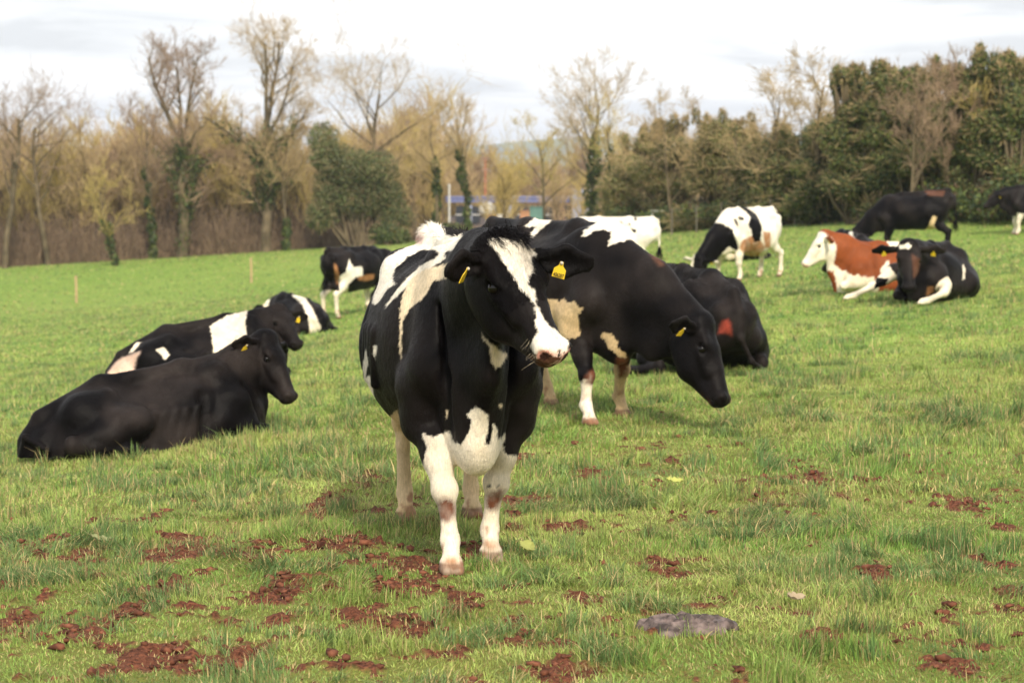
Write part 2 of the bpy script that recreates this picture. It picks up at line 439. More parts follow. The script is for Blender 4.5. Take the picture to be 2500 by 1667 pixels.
LEG_F = [(.47, .20, .80), (.44, .185, .66), (.50, .165, .50), (.53, .155, .36), (.52, .15, .28), (.515, .15, .14), (.56, .15, .055)]
LEG_H = [(-.62, .17, 1.02), (-.47, .20, .80), (-.70, .175, .62), (-.86, .165, .50), (-.86, .165, .38), (-.84, .165, .14), (-.79, .165, .055)]
RAD_F = [(.10, .13), (.082, .10), (.060, .072), (.056, .055), (.036, .042), (.042, .046), (.040, .046)]
RAD_H = [(.13, .20), (.11, .15), (.068, .085), (.046, .062), (.034, .048), (.042, .048), (.040, .046)]
LIE_F = [(.52, .21, .34), (.42, .25, .19), (.62, .26, .13), (.76, .24, .10), (.74, .20, .07), (.62, .16, .05), (.54, .15, .04)]
LIE_H = [(-.62, .20, .30), (-.28, .36, .24), (-.48, .43, .15), (-.76, .42, .09), (-.62, .46, .07), (-.38, .48, .05), (-.28, .48, .04)]

def head_frame(hd, hu):
    x = norm(hd); y = norm(np.cross(hu, x)); z = np.cross(x, y)
    return np.stack([x, y, z], 1)      # columns

def make_cow(name, label, loc, heading, h=0.02, coat_key='', scale=1.0, mode='stand', poll=(1.18, 0, 1.42), hd=(.75, 0, -.66), hu=(.66, 0, .75),
             legs=None, neck=None, coat=(), polys=(), ear=(0, 0), fat=1.0, fur=0, tail=None, tagv=1, udder=1, roll=0.0, drop=None, tilt=None, rump=.25,
             group='cattle in the field', lab_tag=None, tag_turn=(0, 0), base=None, smooth=2, hs=1.0, ear_pose=None, rust=1.0, extra=None,
             hw=1.0, lr=1.0, foot=None, nt=1.0, ear_body=False, ear_len=1.0, chest=0.0, sw=1.0):
    lie = mode == 'lie'
    if drop is None: drop = 0.57 if lie else 0.07
    dz = -drop
    sl_ = (.11 if lie else 0.0) if tilt is None else tilt
    R = head_frame(hd, hu); poll = np.array(poll, float)
    def H(x, y, z): return poll + R @ (np.array([x, y * hw, z], float) * hs)
    hx, hz = R[:, 0], R[:, 2]; hy = R[:, 1]
    allx = [poll, H(.6, 0, 0)]
    lo = np.array([-1.25, -.75 if lie else -.5, -.02]); hi = np.array([1.1, .75 if lie else .5, 1.6 if not lie else 1.15])
    P0 = np.array([H(a, b, c) for a in (-.1, .62) for b in (-.36, .36) for c in (-.26, .06)])
    lo = np.minimum(lo, P0.min(0) - .03); hi = np.maximum(hi, P0.max(0) + .03)
    L = {}
    for key in ('FR', 'FL', 'HR', 'HL'):
        src = (LIE_F if key[0] == 'F' else LIE_H) if lie else (LEG_F if key[0] == 'F' else LEG_H)
        sg = -1 if key[1] == 'R' else 1
        L[key] = [np.array([p[0], p[1] * sg, p[2]]) for p in src]
        if not lie:
            for p in L[key]: p[2] -= drop * min(1, max(0, p[2] - .05) / .72)
    if legs:
        for key, v in legs.items():
            if isinstance(v, (list, tuple)) and len(v) == 7: L[key] = [np.array(p, float) for p in v]
            else:                        # dict of joint index -> offset
                for i, off in v.items(): L[key][i] = L[key][i] + np.array(off, float)
    if foot:
        for key, (fx, fy) in foot.items():
            d_ = np.array([fx - L[key][6][0], fy - L[key][6][1], 0])
            for i_, w_ in enumerate((0, .12, .42, .72, .82, 1, 1)): L[key][i_] = L[key][i_] + d_ * w_
    if not lie:      # each foot stands on its own bit of ground
        ch_, sh_ = math.cos(math.radians(heading)), math.sin(math.radians(heading))
        for v in L.values():
            fx, fy = v[6][0] * scale, v[6][1] * scale
            gz_ = (tz(loc[0] + fx * ch_ - fy * sh_, loc[1] + fx * sh_ + fy * ch_) - loc[2]) / scale
            for i_, w_ in enumerate((0, .15, .4, .65, .75, 1, 1)): v[i_] = v[i_] + np.array([0, 0, gz_ * w_])
    for v in L.values():
        A = np.array(v); lo = np.minimum(lo, A.min(0) - .15); hi = np.maximum(hi, A.max(0) + .15)
    lo[2] = min(-.02, lo[2] - .02 if not lie else -.02)
    F = Field(lo, hi, h)
    f = fat
    T = lambda x, y, z: np.array([x, y + roll * (z - .9), z + dz + sl_ * (x - .4) + (rump * min(0, x + .45) if lie else 0)])
    # barrel
    if lie:
        F.cap(T(-.40, 0, .93), T(.18, 0, .95), (.38 * f, .355), (.33 * f, .35), k=.10)
        F.cap(T(-.30, 0, .80), T(.25, 0, .80), (.43 * f, .20), (.35 * f, .20), k=.12)
    else:
        F.cap(T(-.36, 0, .91), T(.16, 0, .955), (.355 * f, .385), (.315 * f, .37), k=.10)
        F.cap(T(-.25, 0, .74), T(.25, 0, .80), (.24 * f, .21), (.20 * f, .19), k=.12)
    F.cap(T(.16, 0, .955), T(.52, 0, .96), (.29 * f * (sw * .5 + .5), .365), (.215 * sw, .32), k=.10)
    F.cap(T(.52, 0, .90), T(.68, 0, .86), (.18, .27), (.135, .20), k=.09)
    F.ell(T(.68, 0, .69 - chest), (.14, .10, .15 + chest * .3), k=.08)                       # brisket
    F.cap(T(.55, 0, .70 - chest), T(.15, 0, .68 - chest * .3), (.12, .12), (.14, .1), k=.1)
    F.cap(T(.52, 0, 1.33), T(.20, 0, 1.36), (.055, .07), (.05, .05), k=.09)       # withers
    F.cap(T(.20, 0, 1.36), T(-.42, 0, 1.36), (.045, .045), (.055, .05), k=.09)
    F.cap(T(-.42, 0, 1.35), T(-.88, 0, 1.375), (.055, .05), (.045, .045), k=.09)
    # pelvis
    F.cap(T(-.42, 0, 1.12), T(-.84, 0, 1.10), (.245, .235), (.175, .22), k=.09)
    for s_ in (-1, 1):
        F.cap(T(-.44, .19 * s_, 1.25), T(-.52, .18 * s_, 1.225), .06, .065, k=.11)         # hooks
        F.cap(T(-.90, .125 * s_, 1.20), T(-.84, .13 * s_, 1.15), .050, .06, k=.07)         # pins
        F.cap(T(-.50, .19 * s_, 1.25), T(-.88, .125 * s_, 1.20), (.04, .04), (.04, .04), k=.08)
        F.cap(T(.40, .13 * s_, 1.27), T(.60, .195 * s_ * sw, .90), (.055, .12), (.085 * sw, .11), k=.08, up=(1, 0, 0))   # shoulder blade
        F.cap(T(.60, .185 * s_ * sw, .90), T(.45, .20 * s_ * sw, .76), (.085 * sw, .10), (.085 * sw, .10), k=.07, up=(1, 0, 0))
        F.cap(T(.28, .235 * s_, 1.02), T(.05, .28 * s_, .95), (.05, .20), (.05, .2), k=.09)
    # legs
    for key in ('FR', 'FL', 'HR', 'HL'):
        J = L[key]; rad = RAD_F if key[0] == 'F' else RAD_H
        rad = [(a_ * (lr if i_ > 1 else 1), b_ * (lr if i_ > 1 else 1)) for i_, (a_, b_) in enumerate(rad)]
        s_ = -1 if key[1] == 'R' else 1
        if key[0] == 'H':
            hip = T(-.66, .14 * s_, .95 if lie else 1.06)
            F.cap(hip, J[0], (.14, .20) if not lie else (.13, .17), rad[0] if not lie else (.10, .14), k=.09 if not lie else .14, up=(1, 0, 0))
            F.cap(hip + np.array([-.12, 0, -.02]), 0.5 * (J[1] + J[2]) + np.array([-.05, 0, .05]), (.10, .14), (.06, .08), k=.09, up=(1, 0, 0))
        elif lie: F.cap(T(.48, .18 * s_, .88), J[0], (.10, .14), rad[0], k=.08, up=(1, 0, 0))
        kk = .05
        if lie and key[0] == 'H': kk = .10; rad = [(.10, .14), (.085, .115), (.058, .072)] + rad[3:]
        for i in range(6):
            F.cap(J[i], J[i + 1], rad[i], rad[i + 1], k=kk if i < 3 else .022, up=(1, 0, 0))
        if key[0] == 'F': F.ell(J[3] + np.array([.006, 0, .0]), (.05 * lr, .052 * lr, .058 * lr), k=.03)
        else:
            F.ell(J[3] + norm(J[3] - J[2]) * .01 + np.array([-.01, 0, .02]), (.045, .042, .06), k=.03)
        # hoof: two claws along the last bone
        dr = J[6] - J[5]; fw = norm([dr[0], dr[1], 0]) if not lie else norm(dr)
        sd_ = norm(np.cross((0, 0, 1), fw)) if abs(fw[2]) < .9 else np.array([0, 1., 0])
        for q in (-1, 1):
            c = J[6] + sd_ * .022 * q
            if lie: F.cap(c, c + fw * .05 + np.array([0, 0, -.012]), (.026, .034), (.020, .022), k=.012)
            else:
                F.cap(c + np.array([0, 0, -.012]) - fw * .012, c + fw * .035 + np.array([0, 0, -.032]), (.027, .032), (.022, .022), k=.012)
                F.cap(c + np.array([0, 0, -.034]) - fw * .025, c + fw * .045 + np.array([0, 0, -.038]), (.028, .018), (.021, .016), k=.012)
        for q in (-1, 1): F.ell(J[5] - fw * .038 + sd_ * .02 * q, (.014, .012, .02), k=.012)
    # neck
    if neck is None:
        s0 = T(.50, 0, 1.12); n2 = H(.015, 0, -.085)
        mid = .5 * (s0 + n2) + np.array([0, 0, .0])
        neck = [(s0, (.165 * nt, .26)), (mid, (.125 * nt, .205 * nt)), (n2, (.095 * nt, .115 * nt))]
    nk = [(np.array(p, float), r) for p, r in neck]
    nup = hz if abs(np.dot(norm(nk[-1][0] - nk[0][0]), (0, 0, 1))) > .9 else (0, 0, 1)
    for i in range(len(nk) - 1): F.cap(nk[i][0], nk[i + 1][0], nk[i][1], nk[i + 1][1], k=.08, up=nup)
    # dewlap
    th = H(.13, 0, -.20); br = T(.72, 0, .74)
    md = .5 * (th + br) + np.array([.0, 0, -.03])
    F.cap(nk[-1][0] + (th - nk[-1][0]) * .6, md, (.045, .07), (.040, .09), k=.09)
    F.cap(md, br, (.040, .09), (.06, .10), k=.10)
    # skin folds where they show: ridge of the dewlap, groove between neck and shoulder, elbow creases
    if h < .016:
        pt, pm = nk[-1][0] + (th - nk[-1][0]) * .8, md + np.array([.02, 0, 0])
        F.cap(pt, pm, (.016, .07), (.018, .085), k=.05); F.cap(pm, br + np.array([.05, 0, 0]), (.018, .085), (.030, .08), k=.05)
        if not lie:
            for s_ in ((-1, 1) if h < .010 else ()):
                F.cap(T(.66, .125 * s_, 1.13), T(.735, .13 * s_ * sw, .86), (.012, .018), (.014, .02), k=.05, sub=True)
                F.cap(T(.735, .13 * s_ * sw, .86), T(.70, .12 * s_, .68 - chest), (.014, .02), (.012, .016), k=.05, sub=True)
                if h < .010: F.cap(T(.30, .25 * s_ * sw, 1.06), T(.30, .27 * s_ * sw, .82), (.007, .016), (.009, .018), k=.05, sub=True)
                F.cap(T(.52, .225 * s_ * sw, .74), T(.44, .235 * s_ * sw, .64), (.04, .07), (.05, .05), k=.05)
                F.cap(L['FR' if s_ < 0 else 'FL'][1] + np.array([.02, .01 * s_, -.03]), L['FR' if s_ < 0 else 'FL'][2] + np.array([.01, .004 * s_, .06]), (.055, .075), (.04, .05), k=.03, up=(1, 0, 0))
                F.cap(T(-.36, .32 * s_, 1.02), T(-.30, .34 * s_, .82), (.02, .03), (.02, .03), k=.07, sub=True)
                for q in range(4): F.cap(T(-.20 + .11 * q, .335 * s_ * f, 1.00), T(-.26 + .11 * q, .33 * s_ * f, .78), (.012, .022), (.012, .02), k=.04)
    if h < .016 and lie:
        for s_ in (-1, 1):
            F.cap(T(.26, .285 * s_, 1.16), T(.24, .36 * s_, .86), (.010, .022), (.012, .024), k=.06, sub=True)
            F.cap(T(.62, .14 * s_, 1.14), T(.70, .15 * s_, .92), (.012, .02), (.012, .02), k=.05, sub=True)
            F.cap(T(-.28, .34 * s_, 1.14), T(-.16, .40 * s_, .90), (.016, .03), (.018, .03), k=.07, sub=True)
            F.cap(T(-.43, .205 * s_, 1.29), T(-.47, .20 * s_, 1.26), .035, .04, k=.06)
            F.cap(T(-.88, .12 * s_, 1.24), T(-.86, .13 * s_, 1.20), .035, .04, k=.06)
            for q in range(5): F.cap(T(-.12 + .085 * q, .345 * s_ * f, 1.10), T(-.20 + .085 * q, .365 * s_ * f, .88), (.009, .02), (.009, .02), k=.05)
            F.cap(T(.42, .19 * s_, 1.22), T(.56, .25 * s_, .98), (.02, .03), (.02, .03), k=.05)
    # head
    def hc(a, b, ra, rb, k=.03, up=None, sub=False, re=None):
        F.cap(H(*a), H(*b), (ra[0] * hs * hw, ra[1] * hs), (rb[0] * hs * hw, rb[1] * hs), k=k * hs, up=hz if up is None else up, sub=sub, re=None if re is None else re * hs)
    def he(c, r, k=.03, sub=False, ax=None, up=None):
        F.ell(H(*c), (r[0] * hs, r[1] * hs * hw, r[2] * hs), k=k * hs, ax=hx if ax is None else ax, up=hz if up is None else up, sub=sub)
    hc((.02, 0, -.062), (.17, 0, -.062), (.096, .078), (.108, .072), k=.045)
    hc((.17, 0, -.066), (.30, 0, -.070), (.104, .068), (.072, .064), k=.045)
    hc((.30, 0, -.072), (.46, 0, -.078), (.066, .058), (.062, .048), k=.035)
    hc((.20, 0, -.022), (.45, 0, -.046), (.034, .020), (.034, .018), k=.035)     # nose ridge
    he((.0, .035, -.022), (.045, .055, .042), k=.05); he((.0, -.035, -.022), (.045, .055, .042), k=.05)
    hc((.08, 0, -.155), (.25, 0, -.200), (.074, .100), (.060, .082), k=.06)
    hc((.25, 0, -.195), (.43, 0, -.142), (.056, .080), (.052, .046), k=.045)
    for s_ in (-1, 1):
        he((.125, .060 * s_, -.158), (.120, .046, .110), k=.05); he((.22, .050 * s_, -.190), (.10, .036, .07), k=.05)                 # cheek
        hc((.06, .084 * s_, -.033), (.165, .100 * s_, -.034), (.026, .026), (.030, .028), k=.03)   # brow
        hc((.225, .086 * s_, -.088), (.33, .060 * s_, -.098), (.022, .020), (.018, .018), k=.03)   # cheek bone
        he((.182, .114 * s_, -.064), (.034, .022, .024), k=.012, sub=True)
        he((.166, .112 * s_, -.038), (.036, .012, .011), k=.012)                 # upper lid
        he((.196, .110 * s_, -.091), (.030, .010, .009), k=.012)
    he((.505, 0, -.084), (.046, .070, .056), k=.03)                              # muzzle
    he((.500, .046, -.060), (.034, .032, .032), k=.02); he((.500, -.046, -.060), (.034, .032, .032), k=.02)
    hc((.455, 0, -.140), (.500, 0, -.136), (.048, .026), (.044, .020), k=.02)    # lower lip
    if h < .016:
        for s_ in (-1, 1):
            hc((.562, .036 * s_, -.082), (.528, .070 * s_, -.060), (.018, .024), (.014, .016), k=.010, sub=True, re=.018)
            hc((.53, .030 * s_, -.117), (.45, .066 * s_, -.118), (.005, .004), (.005, .004), k=.010, sub=True)
    # ears
    eb = []
    for i, s_ in enumerate((-1, 1)):
        ex = np.array([-.02 - .25 * ear[i], s_, -.22 - ear[i] * .5]) if ear_pose is None else np.array(ear_pose[i][0], float)
        ex = norm(ex); face = np.array([.75, 0, .35]) if ear_pose is None else np.array(ear_pose[i][1], float)
        face = norm(face - np.dot(face, ex) * ex)
        dW, fW = (ex, face) if ear_body else (R @ ex, R @ face)
        el = hs * 1.16 * (ear_len if np.isscalar(ear_len) else ear_len[i])
        b0 = H(.045, .088 * s_, -.062); b1 = b0 + dW * .07 * el; b2 = b0 + dW * .165 * el - fW * .008; b3 = b0 + dW * .255 * el
        F.cap(b0, b1, (.030 * hs, .028 * hs), (.040 * hs, .024 * hs), k=.03, up=fW)
        F.cap(b1, b2, (.040 * hs, .024 * hs), (.070 * hs, .019 * hs), k=.025, up=fW)
        F.cap(b2, b3, (.070 * hs, .019 * hs), (.036 * hs, .011 * hs), k=.02, up=fW)
        if h < .016:
            o = fW * .026 * hs
            F.cap(b1 + dW * .01 + o, b2 + o, (.022 * hs, .020 * hs), (.046 * hs, .021 * hs), k=.012, up=fW, sub=True)
            F.cap(b2 + o, b3 - dW * .02 + o * .9, (.046 * hs, .021 * hs), (.020 * hs, .017 * hs), k=.012, up=fW, sub=True)
        eb.append((b2, dW, fW))
    # udder, tail
    if udder:
        if not lie:
            F.ell(T(-.52, 0, .66), (.19, .145, .15), k=.06)
            for a in (-1, 1):
                for b_ in (-.46, -.60): F.cap(T(b_, .075 * a, .57), T(b_, .078 * a, .49), (.016, .016), (.012, .012), k=.02)
        elif udder == 2: F.ell(np.array([-.45, -.40, .16]), (.24, .17, .15), k=.05)
    if tail is None:
        tail = [(-.90, 0, 1.38 + dz), (-.985, 0, 1.33 + dz), (-1.02, 0, 1.15 + dz), (-1.02, 0, .9 + dz), (-1.02, 0, .70)] if not lie else \
               [tuple(T(-.90, 0, 1.36)), tuple(T(-1.0, 0, 1.26)), tuple(T(-1.03, 0, 1.05)), (-1.02, -.10, .14), (-.90, -.28, .05)]
    tr = [.036, .028, .022, .018, .018][:len(tail)]
    F.chain(tail, tr, k=.04)
    if extra: extra(F, T, H)
    V, Q = F.skin(smooth)
    Nn = vert_normals(V, Q)
    hl = (V - poll) @ R / hs / np.array([1, hw, 1])                       # head-local
    C = cow_color(V, Nn, hl, R, coat, list(polys) + POLYS.get(coat_key, []), rust, dz, lie, L, seed=int(abs(loc[0]) * 100) + 3)
    me = np_mesh(name, V, quads=Q); col_attr(me, C)
    root = link(name, me)
    root.location = (loc[0], loc[1], loc[2]); root.rotation_euler = (0, 0, math.radians(heading)); root.scale = (scale,) * 3
    me.materials.append(M_COAT)
    tag(root, label, 'cow', group)
    # eyes
    for s_ in (-1, 1):
        c = H(.184, .100 * s_, -.067)
        ev, eq = uv_ball(c, .0275 * hs, 14 if h < .016 else 8)
        link('eye', np_mesh('eye', ev, quads=eq), M_EYE, root)
    # tail switch
    tp = np.array(tail[-1]); tv = np.array(tail[-1]) - np.array(tail[-2]); tv = norm(tv) if lie else norm(tv + np.array([0, 0, -.4]))
    if not lie:
        sv, sq = strands(tp - tv * .05, tv, .34 * (1 if tp[2] > .5 else .5), .035, 160 if h < .03 else 60, rng, w=.006)
        me = np_mesh('tail_switch', sv, quads=sq); cc = COLS['T'] if (lab_tag == 'white_tail') else BLACK
        col_attr(me, np.tile(cc, (len(sv), 1))); link('tail_switch', me, M_COAT, root)
    # ear tags
    if tagv:
        for i in range(2):
            if not (tagv & (1 << i)): continue
            b2, dW, fW = eb[i]
            ear_tag(root, b2 - dW * .015 * hs + fW * .026 * hs, dW, fW, hs, R, fine=(h < .016), side=i, turn=tag_turn[i])
    return root, dict(V=V, Q=Q, N=Nn, H=H, R=R, poll=poll, hl=hl, C=C, eb=eb)

def uv_ball(c, r, n=12, sc=(1, 1, 1)):
    v = []; q = []
    for i in range(n + 1):
        th = math.pi * i / n
        for j in range(n * 2):
            ph = math.pi * j / n
            v.append((c[0] + r * sc[0] * math.sin(th) * math.cos(ph), c[1] + r * sc[1] * math.sin(th) * math.sin(ph), c[2] + r * sc[2] * math.cos(th)))
    m_ = n * 2
    for i in range(n):
        for j in range(m_):
            q.append((i * m_ + j, (i + 1) * m_ + j, (i + 1) * m_ + (j + 1) % m_, i * m_ + (j + 1) % m_))
    return np.array(v), np.array(q)

def strands(c, d, length, rad, n, rg, w=.003, curl=0.0, seg=4, spread=.35, grav=0.0):
    """a lock of n thin ribbons from around c along d"""
    d = norm(d); a = norm(np.cross(d, (.3, .5, .81))); b = np.cross(d, a)
    V = []; Q = []
    for i in range(n):
        ang = rg.uniform(0, 6.283); rr = rad * math.sqrt(rg.uniform(0, 1))
        off = (a * math.cos(ang) + b * math.sin(ang))
        p = np.array(c) + off * rr * .5; dd = norm(d + off * spread * rg.uniform(0, 1) + rg.normal(0, .1, 3))
        sl = length * rg.uniform(.6, 1) / seg; sw = norm(np.cross(dd, rg.normal(0, 1, 3)))
        ph = rg.uniform(0, 6.28); base = len(V)
        for k_ in range(seg + 1):
            ww = w * (1 - .8 * k_ / seg); V.append(p - sw * ww * .5); V.append(p + sw * ww * .5)
            dd = norm(dd + curl * (a * math.cos(ph + k_) + b * math.sin(ph + k_)) + np.array([0, 0, -grav])); p = p + dd * sl
        for k_ in range(seg): Q.append((base + 2 * k_, base + 2 * k_ + 1, base + 2 * k_ + 3, base + 2 * k_ + 2))
    return np.array(V), np.array(Q)

TAGPOS = {}
def ear_tag(root, c, dW, fW, hs, R, fine=False, side=0, down=None, turn=0.0):
    if fine and down is None: down = np.array([0, 0, -1.0]) + dW * (-.22 if side else .1)
    """yellow plastic tag: button, neck and flag hanging under the ear"""
    dn = np.array([0, 0, -1.0]) if down is None else np.array(down, float)
    dn = norm(dn - np.dot(dn, fW) * fW); lt = norm(np.cross(dn, fW))
    fW2 = norm(fW * math.cos(turn) + lt * math.sin(turn)); lt = norm(np.cross(dn, fW2))
    out2 = [(-.008, -.006), (.008, -.006), (.011, .014), (.028, .030), (.030, .072), (-.030, .072), (-.028, .030), (-.011, .014)]
    s_ = hs * .86
    V = []
    for zz in (.0, .0025):
        for x, y in out2: V.append(c + lt * x * s_ + dn * y * s_ + fW2 * (zz + .004))
    n = len(out2)
    # fan faces
    me = bpy.data.meshes.new('ear_tag')
    faces = [tuple(range(n))[::-1], tuple(range(n, 2 * n))] + [(i, (i + 1) % n, n + (i + 1) % n, n + i) for i in range(n)]
    me.from_pydata([tuple(v) for v in V], [], faces); me.update()
    o = link('ear_tag', me, M_TAG, root)
    if fine:
        bv, bq = uv_ball(c + fW2 * .008, .007, 6); link('pin', np_mesh('pin', bv, quads=bq), M_PIN, o)
    TAGPOS[o.name] = (np.array(c), lt, dn, fW2)
    return o

def cow_color(V, Nn, hl, R, coat, polys, rust, dz, lie, L, seed=0):
    n = len(V)
    wob = fbm(V, 9, 3, seed); jit = fbm(V, 70, 2, seed + 5)
    C = np.tile(BLACK, (n, 1))
    # sun-bleached brown in the black coat
    r_ = ss(-.1, .7, fbm(V, 3.1, 3, seed + 9) + .25) * rust
    C = C * (1 - r_[:, None]) + RUSTY * r_[:, None]
    Nh = Nn @ R
    def put(mask, col, soft=None):
        a = mask.astype(float)[:, None]; C[:] = C * (1 - a) + np.asarray(col) * a
    def lay(pl):                     # (direction, colour, points, nearest, farthest)
        nv = np.array(pl[0]); cn = pl[1]; pts = pl[2]; wb = 1.0
        am = .0035 if n > 60000 else .006
        j1 = fbm(V, 60, 3, seed + 1) * am * 2; j2 = fbm(V, 60, 3, seed + 2) * am * 2
        e1 = norm(np.cross((0, 0, 1), nv)); e2 = np.cross(nv, e1); dd = V @ nv
        x, y = V @ e1, V @ e2; ok = (dd > pl[3]) & (dd < pl[4])
        pa = np.array(pts); ok &= (x > pa[:, 0].min() - .05) & (x < pa[:, 0].max() + .05) & (y > pa[:, 1].min() - .05) & (y < pa[:, 1].max() + .05)
        I_ = np.where(ok)[0]; xs, ys = x[I_] + j1[I_], y[I_] + j2[I_]
        soft = .016 if cn in ('M', 'CM', 'D', 'R', 'P2', 'S') else .0025
        al_ = np.zeros(len(I_)); K_ = 10 if soft > .01 else 5
        for q in range(K_):
            al_ += inpoly(xs + soft * math.cos(q * 2.4) * math.sqrt((q + .5) / K_), ys + soft * math.sin(q * 2.4) * math.sqrt((q + .5) / K_), pts)
        full = np.zeros(n); full[I_] = al_ / K_
        if cn in ('M', 'CM', 'R'): full *= np.clip(.95 + .45 * fbm(V, 22, 3, seed + 3), 0, 1)
        a_ = full[:, None]; C[:] = C * (1 - a_) + COLS[cn] * a_
    for it in [q for q in coat if q[0][0] != '+'] + [None] + [q for q in coat if q[0][0] == '+']:
        if it is None:
            for pl in polys: lay(pl)
            continue
        kind = it[0].lstrip('+'); col = COLS[it[1]]
        if kind == 'ell':            # centre, radii, wobble
            c, r = np.array(it[2]), np.array(it[3]); wb = it[4] if len(it) > 4 else .12
            q = np.sqrt((((V - c) / r) ** 2).sum(1)) + wob * wb * 1.6 + jit * .03
            put(ss(1.03, .97, q), col)
        elif kind == 'hell':         # in head space
            c, r = np.array(it[2]), np.array(it[3]); wb = it[4] if len(it) > 4 else .1
            q = np.sqrt((((hl - c) / r) ** 2).sum(1)) + wob * wb * 1.6 + jit * .04
            put(ss(1.04, .96, q), col)
        elif kind == 'below':        # everything under z
            z = it[2]; put(ss(z + .015, z - .015, V[:, 2] + wob * .05 + jit * .012), col)
        elif kind == 'band':         # between two x values
            x0, x1, sl = it[2], it[3], (it[4] if len(it) > 4 else 0)
            x = V[:, 0] + sl * V[:, 2] + wob * .05 + jit * .012
            put(ss(x0 - .012, x0 + .012, x) * ss(x1 + .012, x1 - .012, x), col)
        elif kind == 'leg':          # a leg below a height, near that leg
            key, z0 = it[2], it[3]; A = np.array(L[key]); dmin = np.full(n, 9.0)
            for i in range(1, 6):
                a_, b_ = A[i], A[i + 1]; ab = b_ - a_; tt = np.clip(((V - a_) @ ab) / (ab @ ab), 0, 1)
                dmin = np.minimum(dmin, np.linalg.norm(V - a_ - tt[:, None] * ab, axis=1))
            z = V[:, 2] + wob * .04 + jit * .012
            put((dmin < .12) * ss(z0 + .012, z0 - .012, z) * (V[:, 2] > (it[4] if len(it) > 4 else -1)), col)
        elif kind == 'mix':          # tint: ellipsoid with soft edge, strength
            c, r, a_ = np.array(it[2]), np.array(it[3]), it[4]
            q = np.sqrt((((V - c) / r) ** 2).sum(1)) + wob * .3
            a2 = (ss(1.1, .5, q) * a_)[:, None]; C[:] = C * (1 - a2) + col * a2
        elif kind == 'spots':        # dark blotches in part of the head
            c, r, th_ = np.array(it[2]), np.array(it[3]), it[4]
            q = (((hl - c) / r) ** 2).sum(1); sc_ = it[5] if len(it) > 5 else 45
            put(ss(th_, th_ + .06, fbm(hl, sc_, 3, seed + 71)) * (q < 1), col)
        elif kind == 'hmix':
            c, r, a_ = np.array(it[2]), np.array(it[3]), it[4]
            q = np.sqrt((((hl - c) / r) ** 2).sum(1)) + jit * .25
            a2 = (ss(1.1, .6, q) * a_)[:, None]; C[:] = C * (1 - a2) + col * a2
    # whites get dirty towards the legs and belly
    lum = C.mean(1); isw = ss(.3, .5, lum)
    dirt = np.clip((ss(.95, .25, V[:, 2]) * .35 + ss(.1, .7, fbm(V, 6, 3, seed + 31)) * .35) * isw, 0, .8)
    C = C * (1 - dirt[:, None]) + C * np.array([.93, .80, .60]) * dirt[:, None]
    # hooves
    if not lie:
        for A in L.values():
            hf = ss(.062, .045, V[:, 2] - (A[6][2] - .055)) * (np.hypot(V[:, 0] - A[6][0], V[:, 1] - A[6][1]) < .13) * (.9 + .3 * fbm(V, 30, 2, 5))
            hf = np.clip(hf, 0, 1); C = C * (1 - hf[:, None]) + (np.array([.19, .11, .07])) * hf[:, None]
            sp = np.clip(ss(.30, .06, V[:, 2]) * ss(.05, .35, fbm(V, 20, 3, seed + 8)), 0, .75)
        C = C * (1 - sp[:, None]) + np.array([.28, .13, .075]) * sp[:, None]
    return np.clip(C, 0, 1)
